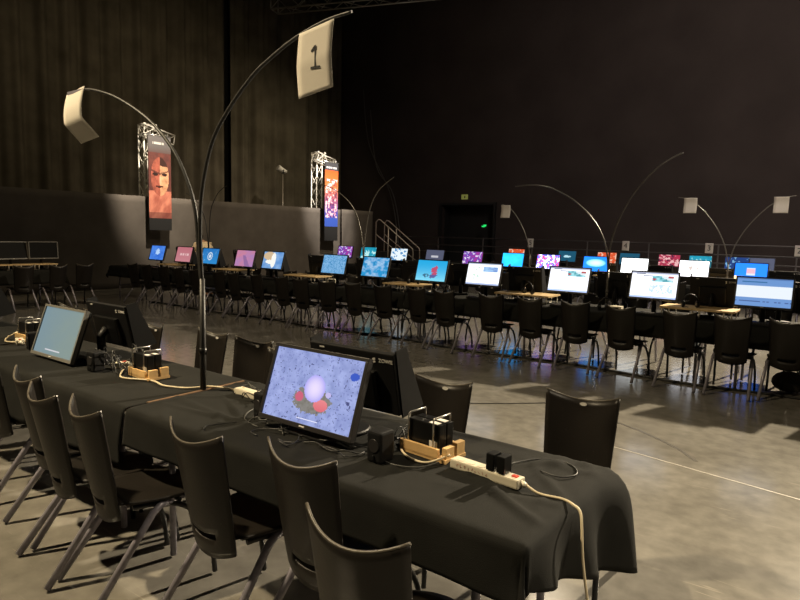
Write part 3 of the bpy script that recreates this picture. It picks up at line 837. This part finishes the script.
def power_strip(x, y, z, rz, L, lb, n, wr=False):
    t = thing('power_strip', lb, 'power strip', (x, y, z), rz)
    MB().box((0, 0, .019), (L, .052, .036), bev=.006).build('body', 'strip', t)
    so = MB()
    for k in range(n): so.tube([(-L / 2 + .04 + k * .045, 0, .0345), (-L / 2 + .04 + k * .045, 0, .0385)], .019, 16)
    so.build('socket', 'strip', t)
    MB().box((L / 2 - .026, 0, .039), (.022, .018, .006), bev=.001).build('switch', 'red', t)
    MB().tube([(L / 2 - .002, 0, .018), (L / 2 + .022, 0, .018)], [.014, .008], 10).build('cable_grip', 'strip', t)
    if wr:
        rn = random.Random(4); mb = MB()
        for k in range(9):
            xx = -L / 2 + .035 + k * .0165
            p = [(xx + rn.uniform(-.004, .006), -.0266, .012 + rn.uniform(0, .018)) for _ in range(4)]
            mb.tube(p, .0008, 4)
        mb.build('handwriting', 'redink', t)
    return t
power_strip(-1.02, 1.965, .759, -.10, .30, 'white power strip with red switch, at the right end of the nearest table', 4, True)
power_strip(-2.53, 2.12, .758, -.05, .22, 'white power strip with red switch, partly behind the nearest monitor', 3)
power_strip(-3.69, 2.04, .758, .9, .10, 'white cable connector left of the middle wooden tray', 1)
power_strip(-4.98, 1.97, .758, -.3, .13, 'white power strip at the lower left of the pale blue-green monitor', 2)
for i, x in enumerate((-.99, -.945)):
    t = thing('plug_adapter', 'black square plug adapter in the near power strip, ' + ('left one' if i == 0 else 'right one nearer the red switch'), 'plug adapter', (x, 1.965 - .1 * (x + 1.02), .7975), -.10)
    MB().box((0, 0, .033), (.034, .052, .062), bev=.004).build('case', 'shiny', t); MB().cyl((-.009, 0, .0), (-.009, 0, .003), .003, 6).build('prong', 'steel', t)

def cable(name, pts, r, m, lb, n=6):
    return tag(MB().tube(smooth_path(pts, n), r, 8).build(name, m), lb, 'cable')
cable('power_cable', [(-.85, 1.948, .778), (-.80, 1.945, .762), (-.72, 1.955, .762), (-.675, 1.935, .762), (-.645, 1.92, .752), (-.63, 1.90, .71), (-.61, 1.875, .60), (-.57, 1.86, .42), (-.53, 1.87, .2), (-.50, 1.95, .03), (-.45, 2.1, .008), (-.2, 2.4, .008)], .0048, 'cable_white', 'ivory power cable running off the near table end to the floor')
cable('extension_cable', [(-3.60, 2.02, .775), (-3.50, 1.935, .762), (-3.40, 1.90, .762), (-3.22, 1.97, .762), (-3.08, 1.95, .762), (-2.97, 1.98, .762), (-2.90, 2.02, .765), (-2.85, 2.10, .766), (-2.76, 2.14, .764), (-2.68, 2.15, .764), (-2.62, 2.13, .785), (-2.59, 2.125, .800)], .0055, 'cable_white', 'ivory extension cable crossing the cloth behind the tall pole')
cable('lead_cable', [(-1.20, 2.0, .79), (-1.26, 1.93, .765), (-1.34, 1.93, .764), (-1.42, 1.98, .764), (-1.48, 2.06, .77)], .0045, 'cable_white', 'ivory lead running along the front of the near wooden tray')
cable('lead_cable', [(-4.93, 2.0, .79), (-5.02, 1.97, .765), (-5.12, 1.93, .764), (-5.22, 1.98, .775), (-5.25, 2.05, .80), (-5.35, 2.1, .79)], .006, 'cable_white', 'ivory looped lead at the left edge of the table row')
cable('lead_cable', [(-.98, 2.03, .79), (-1.0, 2.14, .764), (-.93, 2.26, .764), (-.82, 2.28, .764), (-.76, 2.2, .764), (-.80, 2.13, .764), (-.88, 2.14, .764)], .003, 'cable_black', 'thin black lead looping behind the near plug adapters')
cable('lead_cable', [(-1.44, 2.06, .80), (-1.50, 1.98, .775), (-1.47, 1.88, .764), (-1.36, 1.83, .764), (-1.26, 1.87, .764), (-1.22, 1.95, .77)], .0028, 'cable_grey', 'thin grey lead looped in front of the near wooden tray')
rn = random.Random(12)
def tangle(cx, cy, sx, sy, n, lb, h=.06):
    for k in range(n):
        p = []; a = rn.uniform(0, 6.28); x, y = cx + rn.uniform(-sx, sx) * .5, cy + rn.uniform(-sy, sy) * .5
        for q in range(7):
            a += rn.uniform(-1.5, 1.5); x += math.cos(a) * .06; y += math.sin(a) * .05
            x = min(max(x, cx - sx), cx + sx); y = min(max(y, cy - sy), cy + sy)
            p.append((x, y, .763 + (rn.uniform(0, h) if 0 < q < 6 else 0)))
        tag(MB().tube(smooth_path(p, 5), .0026, 6).build('tangled_cable', 'cable_black' if k % 3 else 'cable_grey'), f'thin cable in the tangle {lb}', 'cable', 'cable tangle ' + lb)
tangle(-3.60, 2.04, .16, .12, 16, 'between the left monitors', .13)
tangle(-1.85, 1.80, .34, .09, 11, 'under the nearest monitor', .02)
tangle(-1.42, 2.13, .10, .12, 5, 'by the near wooden tray', .06)
tangle(-2.50, 2.12, .13, .07, 6, 'on the ivory power strip', .045)
tangle(-5.2, 2.2, .25, .12, 7, 'at the left end of the near row', .08)
cable('lead_cable', [(-2.30, 2.1, .765), (-2.33, 1.98, .764), (-2.28, 1.88, .764), (-2.2, 1.82, .764), (-2.10, 1.80, .764)], .0028, 'cable_grey', 'thin grey lead curving down to the left foot of the nearest monitor')
cable('lead_cable', [(-2.2, 1.84, .764), (-2.25, 1.74, .764), (-2.28, 1.66, .764), (-2.25, 1.62, .764)], .0025, 'cable_black', 'thin black lead hanging towards the front edge near the red-necked monitor')

# ------------------------------------------------------------------ sign poles
def sign_pole(x, y, z0, arms, label, m='carbon', r=.015, h=.55, rz=0):
    t = thing('sign_pole', label, 'sign pole', (x, y, z0), rz)
    MB().tube([(0, 0, 0), (0, 0, .22), (0, 0, h)], [r, r, r * .85], 12).build('pole', m, t)
    MB().tube([(0, 0, .20), (0, 0, .235)], r * 1.25, 12).build('clamp', 'shiny' if m == 'carbon' else m, t)
    for pts in arms:
        MB().tube(smooth_path([(0, 0, h - .06)] + pts, 6), [r * .70 + (r * .40 - r * .70) * k / (len(pts) * 6) for k in range(len(pts) * 6 + 1)], 8).build('arm', m, t)
    return t
PX, PY = -2.845, 2.05
def ur(pts):   # arm given as points in the plane of the row
    return [(a - PX, 0 if len(p) == 0 else 0, b - .76) for a, b, *p in pts]
ARM_R = [(-2.86, 1.60), (-2.84, 1.85), (-2.75, 2.10), (-2.61, 2.26), (-2.43, 2.40), (-2.28, 2.475), (-2.12, 2.535), (-1.94, 2.575), (-1.79, 2.585)]
ARM_L = [(-2.87, 1.50), (-2.90, 1.75), (-2.98, 1.93), (-3.11, 2.10), (-3.33, 2.27), (-3.64, 2.42), (-3.90, 2.50), (-4.10, 2.53), (-4.29, 2.515)]
sign_pole(PX, PY, .76, [ur(ARM_R), ur(ARM_L)], 'tall black pole on the near table with two long bent arms', 'carbon', .017, .62)
# near sheet "1"
t = thing('paper_sign', 'large white sheet printed with the number 1, on the nearest pole arm', 'paper sign', (-1.985, PY - .012, 2.555), -.0)
def f1(u, v):
    return ((u - .5) * .212 - .02 * v * (1 - v), -.012 + .02 * abs(v - .5), -.287 * v + .030 * (u - .5) + .0)
mb = MB(); mb.grid(6, 16, f1); o = mb.build('sheet', 'paper', t); so = o.modifiers.new('thick', 'SOLIDIFY'); so.thickness = .0008
n1 = MB()
def q1(x, y, z): return (x + .005, z - .0075, y)
n1.prism([(-.0045, .052), (.0045, .052), (.0045, -.040), (-.0045, -.040)], -.001, 0, q1); n1.prism([(-.006, .052), (-.028, .030), (-.022, .024), (.0, .040)], -.001, 0, q1); n1.prism([(-.028, -.038), (.028, -.038), (.028, -.048), (-.028, -.048)], -.001, 0, q1)
o = n1.build('number', 'ink', t, (0, -.0035, -.135))
# curled sheet on the left arm
t = thing('paper_sign', 'creased white sheet hanging from the left arm of the nearest pole', 'paper sign', (-4.13, PY - .012, 2.525), .0)
def f2(u, v):
    k = max(0, v - .58)
    return ((u - .5) * .235 - .03 * v + .20 * k, -.01 - .02 * math.sin(v * 4) + .10 * k, -.335 * v + .05 * k + .03 * (u - .5))
mb = MB(); mb.grid(6, 20, f2); o = mb.build('sheet', 'paper', t); so = o.modifiers.new('thick', 'SOLIDIFY'); so.thickness = .0008
MB().box((0, -.012, -.01), (.21, .004, .02)).build('tape', 'leg_grey', t)

# ------------------------------------------------------------------ chairs of the near row
NC = 'black shell chair'
near = [ # x, y, rz, label
    (-.995, 1.255, .0, 'chair nearest the camera, cut by the bottom edge of the photo'),
    (-1.50, 1.555, -.05, 'chair standing right before the nearest lit monitor'),
    (-1.985, 1.465, -.06, 'chair left of the one before the nearest monitor, before the bare stretch of cloth'),
    (-2.61, 1.36, -.16, 'near row chair with its seat visible, left of the tall pole'),
    (-2.99, 1.35, -.12, 'near row chair between two others, third from the left edge'),
    (-3.42, 1.46, -.08, 'near row chair with half its back hidden, second from the left edge'),
    (-4.15, 1.52, -.05, 'near row chair at the left edge, only its seat and leg in view'),
]
for x, y, rz, lb in near: place(chairP, chair_used, (x, y, 0), rz, lb)
far_side = [
    (-1.00, 2.86, PI + .12, 'chair with a white oval sticker at the right end of the near table'),
    (-1.70, 2.66, PI + .06, 'chair behind the wooden tray, beside the monitor seen from behind'),
    (-2.86, 2.60, PI - .10, 'chair back tucked against the cloth, just left of the nearest lit monitor'),
    (-3.36, 2.78, PI + .10, 'chair behind the table, right of the tall pole, with a sticker'),
    (-3.86, 2.80, PI + .0, 'chair directly behind the tall pole'),
    (-4.50, 2.68, PI - .05, 'chair behind the middle wooden tray'),
    (-5.5, 2.75, PI + .1, 'chair behind the left wooden tray'),
    (-6.15, 2.8, PI, 'chair behind the table row at the left edge'),
]
for x, y, rz, lb in far_side: place(chairP, chair_used, (x, y, 0), rz, lb)

# ------------------------------------------------------------------ second row
Y2 = 7.92
S2 = [ # x, picture, strength, description
    (-12.34, splash, 'screen', 'blue splash'), (-11.36, pink_text, 'screen_dim', 'pink lettering'), (-10.47, emblem, 'screen', 'oval emblem'),
    (-9.39, pinkgrad, 'screen', 'pink and violet'), (-8.60, wings, 'screen', 'white wings'), (-7.07, bluecurl, 'screen', 'blue swirls'),
    (-6.17, warriors, 'screen', 'blue armoured figures'), (-5.08, redfig, 'screen', 'red figure'), (-4.19, page, 'screen_hot', 'web page'),
    (-2.93, carpage, 'screen_hot', 'blank car page'), (-1.87, carpage2, 'screen_hot', 'full car page'), (-.72, bluebar, 'screen', 'white-banded blue')]
for i in range(7):
    x = -.05 - 2.14 * i
    wh = ['right end', 'second from the right', 'third from the right', 'middle', 'third from the left', 'second from the left', 'left end'][i]
    put_table(x, Y2, f'folding table of the second row, {wh}')
    cloth('tablecloth', f'black cloth over the second row table, {wh}', x, Y2, 2.13, .80, .0 if i < 6 else .2, 0, .25, .25, 20 + i, 60, 24, .5)
for x, p, m_, d in S2:
    front_monitor(f'second row monitor with the {d} picture', x, 7.70, .955, p, 44, 26, 16, m_, 'bezel', 0, None)
def near_screen(x, table):
    j = min(range(len(table)), key=lambda k: abs(table[k][0] - x)); return table[j][3], x - table[j][0]
def rel(d): return 'straight before' if abs(d) < .13 else ('far ' if abs(d) > 1.3 else 'well ' if abs(d) > .45 else 'slightly ') + ('right of' if d > 0 else 'left of')
c2 = [-.45, -.93, -1.42, -2.03, -2.57, -3.12, -3.68, -4.38, -4.86, -5.45, -5.95, -6.5, -7.05, -7.55, -8.15, -8.7, -9.2, -9.85, -10.4, -10.95, -11.45, -12.0, .08]
c2 = [x * 1.055 + .05 for x in c2]
for i, x in enumerate(c2):
    d, off = near_screen(x, S2)
    place(chairP, chair_used, (x, 7.36 + random.uniform(-.06, .06), 0), random.uniform(-.12, .12), f'second row chair, camera side, {rel(off)} the {d} screen')
for i in range(22):
    x = -.1 - .56 * i; d, off = near_screen(x, S2)
    place(chairP, chair_used, (x, 8.62 + random.uniform(-.08, .08), 0), PI + random.uniform(-.15, .15), f'second row chair, far side, {rel(off)} the {d} screen')
R2 = [(-1.37, 'the two rightmost screens of the second row'), (-3.56, 'the blank white page and the web page screens'), (-5.55, 'the red figure and blue figures screens'), (-7.82, 'the winged shape and the blue swirls'), (-9.90, 'the oval emblem and the pink haze'), (-11.85, 'the two leftmost lit screens')]
for x, d in R2: place(riserP, riser_used, (x, 7.86, TABLE_Z), 0, f'birch riser shelf between {d}')
for x, y, rz, d in ((-1.45, 7.74, .5, 'riser left of the blue window screen'), (-3.50, 7.76, -.4, 'riser right of the web page screen'), (-5.45, 7.8, .3, 'riser left of the red figure screen')):
    place(headP, head_used, (x, y, TABLE_Z + .119), rz, f'black headset lying on the {d}')
for x, y, rz, d in ((-2.42, 7.72, .5, 'second row tabletop between the two car pages'), (-4.75, 7.68, -.6, 'second row tabletop left of the web page screen'), (-2.32, 8.0, 1.2, 'second row tabletop by the bent poles')):
    place(headP, head_used, (x, y, TABLE_Z), rz, f'black headset lying on the {d}')
for x, p, m_, d in S2:
    place(keyP, key_used, (x + .05, 7.605, .760), random.uniform(-.1, .1), f'black keyboard before the {d} screen')
for k, x in enumerate((-.58, -1.28, -2.42, -3.72, -4.75, -5.62, -6.62, -7.78, -9.0, -9.95, -10.95, -11.9)):
    d, off = near_screen(x, S2)
    place(backP, back_used, (x, 8.12, TABLE_Z), random.uniform(-.08, .08), f'black second row monitor facing away, {rel(off)} the {d} screen').scale = (1, 1, 1.24)
# white network boxes and adapters on the second row
for x, y, rz, d in ((-7.35, 8.02, .1, 'left of the blue swirls'), (-8.05, 7.95, .0, 'right of the winged shape'), (-2.28, 7.66, .0, 'between the two car pages')):
    t = thing('network_box', f'small ivory box with a dark front, {d}', 'box', (x, y, TABLE_Z), rz)
    MB().box((0, 0, .035 + (.12 if x < -7 else 0) * 0), (.16, .11, .07), bev=.005).build('case', 'strip', t); MB().box((0, -.056, .038), (.10, .002, .035)).build('front_panel', 'plastic', t)
def table_pole(x, y, sc, label, arms, m='pole_grey'):
    sign_pole(x, y, .756, arms, label, m, .016 * sc, .5)
aL = lambda X, Z: [(-.05 * X, 0, .80), (-.22 * X, 0, 1.12), (-.5 * X, 0, 1.38), (-.82 * X, 0, 1.55), (-1.1 * X, 0, 1.61), (-1.4 * X, 0, Z)]
table_pole(-2.50, 7.98, 1, 'grey pole with two bare bent arms, between the two car page screens', [aL(.98, 1.60), [(.01, 0, .80), (.10, 0, 1.15), (.28, 0, 1.50), (.50, 0, 1.76), (.67, 0, 1.88), (.80, 0, 1.94)]])
table_pole(-6.62, 7.98, 1, 'thin dark pole with bent arms, between the blue swirls and blue figures', [[(-.05, 0, .85), (-.2, 0, 1.25), (-.45, 0, 1.5), (-.8, 0, 1.68), (-1.1, 0, 1.74)], [(.03, 0, .85), (.12, 0, 1.3), (.3, 0, 1.6), (.6, 0, 1.8)]])
table_pole(-10.85, 7.98, 1, 'thin dark pole with bent arms, between the pink screen and the oval emblem', [[(-.04, 0, .85), (-.15, 0, 1.2), (-.4, 0, 1.5), (-.75, 0, 1.65)], [(.04, 0, .85), (.10, 0, 1.3), (.32, 0, 1.62), (.6, 0, 1.78)]], 'carbon')

# ------------------------------------------------------------------ third and fourth rows
Y3, Y4 = 13.25, 17.7
S3 = [(-11.52, magenta, 'screen', 'pink and white'), (-10.67, cyanpic, 'screen', 'cyan scenery'), (-9.62, whiteblue, 'screen', 'white and blue'), (-8.49, greytext, 'screen', 'grey'),
      (-7.39, magenta, 'screen', 'magenta'), (-6.32, plainblue, 'screen_far', 'plain bright blue'), (-5.45, fight, 'screen_far', 'crowded red and blue'), (-4.37, glowblue, 'screen_far', 'glowing blue'),
      (-3.56, whitefig, 'screen_far', 'white with olive figure'), (-2.43, whitelogo, 'screen_far', 'white with winged drawing'), (-1.45, bluewin, 'screen_far', 'blue desktop')]
S4 = [(-15.0, redpic, 'screen', 'dull red'), (-14.1, cyanpic, 'screen', 'pale cyan'), (-8.36, orangepic, 'screen', 'orange and white'), (-6.72, teal, 'screen', 'dark teal'), (-5.55, orangepic, 'screen', 'white and red bars'), (-4.92, teal, 'screen', 'teal with white words'),
      (-3.88, redpic, 'screen', 'red and pink shapes'), (-3.12, cyanpic, 'screen', 'cyan panels'), (-2.27, darkblue, 'screen', 'dark blue patches'), (-1.72, greytext, 'screen', 'grey blue')]
for r, (Y, tb, nm, n) in enumerate(((Y3, S3, 'third', 6), (Y4, S4, 'fourth', 7))):
    for i in range(n):
        x = -.6 - 2.14 * i
        if x < -12.5 : continue
        wh = ['right end', 'second from the right', 'third from the right', 'fourth from the right', 'fifth from the right', 'sixth from the right', 'left end'][i]
        put_table(x, Y, f'folding table of the {nm} row, {wh}')
        cloth('tablecloth', f'black cloth over the {nm} row table, {wh}', x, Y, 2.13, .80, 0, 0, .25, .25, 40 + i + 10 * r, 44, 18, .3)
    for x, p, m_, d in tb:
        if x < -13.4: continue
        front_monitor(f'{nm} row monitor with the {d} picture', x, Y - .22, .955 if r == 0 else .96, p, 30, 18, 14, m_)
    for i in range(16 if r == 0 else 13):
        x = -.45 - .72 * i; d, off = near_screen(x, tb)
        place(chairP, chair_used, (x, Y - .58 + random.uniform(-.08, .08), 0), random.uniform(-.15, .15), f'{nm} row chair, camera side, {rel(off)} the {d} screen')
for k in range(9):
    x = -.9 - 1.12 * k; d, off = near_screen(x, S3)
    place(backP, back_used, (x - .02, Y3 + .15, TABLE_Z), 0, f'black third row monitor facing away, {rel(off)} the {d} screen')
for x, d in ((-2.0, 'left of the blue desktop'), (-4.0, 'left of the white screen with an olive figure'), (-8.95, 'left of the grey screen'), (-7.0, 'left of the plain blue screen')):
    place(riserP, riser_used, (x, Y3 - .05, TABLE_Z), 0, f'birch riser shelf on the third row, {d}')
a3 = lambda X: [(X * .10, 0, .82), (X * .30, 0, 1.18), (X * .58, 0, 1.5), (X * .80, 0, 1.66), (X * 1.0, 0, 1.74), (X * 1.12, 0, 1.76)]
def hung(x, y, z, label, rz=0):
    t = thing('paper_sign', label, 'paper sign', (x, y, z), rz); sheet('sheet', .24, .30, t, .02)
table_pole(-1.87, 13.3, 1, 'bent grey pole pair at the right of the third row, holding two sheets', [a3(-.88), a3(.90)])
hung(-2.62, 13.27, 2.50, 'curled white sheet on the left arm of the right-hand pole pair')
hung(-1.08, 13.27, 2.50, 'curled white sheet at the right edge, on the right arm of the far pole pair')
table_pole(-6.0, 13.3, 1, 'bent grey pole above the third row, left of the crowded game screen', [[(x * .82, 0, z * .94) for x, y, z in a3(-.86)]])
hung(-6.66, 13.27, 2.39, 'white sheet on the bent pole near the black doorway')

# ------------------------------------------------------------------ left column of tables
put_table(-13.45, 5.0, 'folding table of the left-hand column', PI / 2)
cloth('tablecloth', 'black cloth on the left-hand column table under two dark monitors', -13.45, 5.0, 2.13, .76, .2, .2, .28, .28, 61, 60, 30, .5, PI / 2)
front_monitor('unlit monitor with grey bezel, right one of the two at the far left', -13.2, 5.74, .99, None, lean=4, bez_m='bezel_grey', rz=PI / 2)
front_monitor('unlit monitor with grey bezel, left one, cut by the left edge of the photo', -13.2, 5.18, .99, None, lean=10, bez_m='bezel_grey', rz=PI / 2 + .1)
for y, d in ((5.55, 'below the right unlit monitor'), (4.75, 'below the left unlit monitor')):
    place(riserP, riser_used, (-13.28, y, TABLE_Z), PI / 2, f'birch riser shelf {d} at the far left')
for i, (x, y, rz, d) in enumerate(((-12.75, 4.5, 1.6, 'at the left edge of the photo'), (-12.75, 5.15, 1.5, 'second from the left edge'), (-12.7, 5.75, 1.7, 'third from the left edge'), (-12.85, 6.35, 1.55, 'nearest the second row'))):
    place(chairP, chair_used, (x, y, 0), rz, f'chair of the left-hand column, {d}')

# ------------------------------------------------------------------ seated person beyond the second row
def person():
    t = thing('person', 'person in a cream shirt bending forward beyond the second row, partly behind the tall pole', 'person', (-12.52, 9.2, 0), PI / 2)
    def skin(name, verts, edges, radii, m, sub=2):
        me = bpy.data.meshes.new(name); me.from_pydata(verts, edges, []); me.materials.append(M[m])
        o = bpy.data.objects.new(name, me); COL.objects.link(o); o.parent = t
        sk = o.modifiers.new('skin', 'SKIN'); sk.use_smooth_shade = True
        for i, r in enumerate(radii): me.skin_vertices[0].data[i].radius = (r, r)
        me.skin_vertices[0].data[0].use_root = True
        ss = o.modifiers.new('sub', 'SUBSURF'); ss.levels = sub; ss.render_levels = sub
        return o
    V = [(0, -.12, .93), (0, -.02, 1.08), (0, .12, 1.22), (0, .22, 1.30), (0, .29, 1.35), (0, .35, 1.40), (0, .39, 1.47),
         (-.17, .20, 1.27), (-.20, .34, 1.06), (-.13, .50, .93), (.17, .20, 1.27), (.20, .34, 1.06), (.13, .50, .93),
         (-.10, -.12, .90), (-.12, -.04, .50), (-.12, -.10, .09), (.10, -.12, .90), (.12, .0, .50), (.12, -.02, .09), (-.12, .02, .045), (.12, .10, .045)]
    E_ = [(0, 1), (1, 2), (2, 3), (3, 4), (4, 5), (5, 6), (3, 7), (7, 8), (8, 9), (3, 10), (10, 11), (11, 12), (0, 13), (13, 14), (14, 15), (0, 16), (16, 17), (17, 18), (15, 19), (18, 20)]
    Rr = [.15, .14, .14, .12, .055, .085, .085, .065, .045, .030, .065, .045, .030, .095, .062, .042, .095, .062, .042, .038, .038]
    skin('body', V, E_, Rr, 'skin')
    skin('shirt', [(0, -.13, .96), (0, -.03, 1.08), (0, .115, 1.22), (0, .21, 1.295), (-.18, .20, 1.27), (-.20, .31, 1.11), (.18, .20, 1.27), (.20, .31, 1.11)],
         [(0, 1), (1, 2), (2, 3), (3, 4), (4, 5), (3, 6), (6, 7)], [.17, .165, .17, .14, .085, .065, .085, .065], 'shirt')
    skin('trousers', [(0, -.12, .92), (-.10, -.11, .86), (-.12, -.04, .50), (-.12, -.10, .12), (.10, -.11, .86), (.12, .0, .50), (.12, -.02, .12)],
         [(0, 1), (1, 2), (2, 3), (0, 4), (4, 5), (5, 6)], [.165, .115, .08, .062, .115, .08, .062], 'jeans')
    MB().ball((0, .345, 1.475), .098, (.95, 1.0, .85), 16).build('hair', 'hair', t)
    for s in (-1, 1): MB().ball((s * .12, (-.04 if s < 0 else .04), .045), .05, (1, 2.5, .85)).build('shoe', 'shoe', t)
    for s in (-1, 1):
        mb = MB(); cx = s * .13
        for k in range(4): mb.tube([(cx + (k - 1.5) * .02, .51, .915), (cx + (k - 1.5) * .021, .56, .905), (cx + (k - 1.5) * .021, .575 - abs(k - 1.4) * .004, .875)], [.009, .008, .006], 6)
        mb.tube([(cx - s * .03, .50, .91), (cx - s * .05, .53, .885)], [.010, .007], 6); mb.build('fingers', 'skin', t)
person()
place(chairP, chair_used, (-13.19, 9.2, 0), PI / 2, 'chair turned sideways under the hands of the person in the cream shirt')

# ------------------------------------------------------------------ floor things
t = thing('backpack', 'small black bag on the floor under the rightmost second row chairs', 'bag', (-.42, 7.95, 0), .3)
MB().ball((0, 0, .12), .15, (1.15, .8, .78), 18).build('body', 'bag', t); MB().tube([(-.08, -.02, .22), (-.05, -.03, .27), (.05, -.03, .27), (.08, -.02, .22)], .01, 6).build('handle', 'bag', t); MB().box((0, -.115, .09), (.16, .03, .10), bev=.012).build('pocket', 'bag', t)
cable('floor_cable', [(-12.5, 7.62, .014)] + [(-12.5 + k * .8, 7.62 + .07 * math.sin(k * 1.7), .014) for k in range(1, 16)] + [(.6, 7.6, .014)], .014, 'cable_black', 'thick black cable along the floor under the second row')
cable('floor_cable', [(-2.9, 5.16, .006), (-2.6, 5.42, .006), (-2.33, 5.68, .006), (-2.2, 5.8, .006)], .004, 'cable_black', 'thin black cable on the open floor before the second row')
# saw-cut joints in the concrete
def joint(pts, wd, m, name):
    for (a, b) in zip(pts, pts[1:]):
        a, b = Vector(a), Vector(b); d = (b - a); L = d.length
        tag(MB().box(((a.x + b.x) / 2, (a.y + b.y) / 2, .0008), (L, wd, .0016), (0, 0, math.atan2(d.y, d.x))).build(name, m), kind='structure')
M['jointpale'] = mat('pale_joint', (.36, .33, .28), .6)
joint([(-1.9, 4.93, 0), (3.5, 3.98, 0)], .012, 'jointpale', 'trim_2')

M['scuff'] = mat('dark_tyre_mark', (.10, .092, .08), .3)
joint([(-1.84, 5.59, 0), (-1.62, 5.55, 0), (-1.35, 5.42, 0), (-1.12, 5.26, 0), (-.95, 5.12, 0), (-.80, 4.93, 0)], .03, 'scuff', 'trim_3')
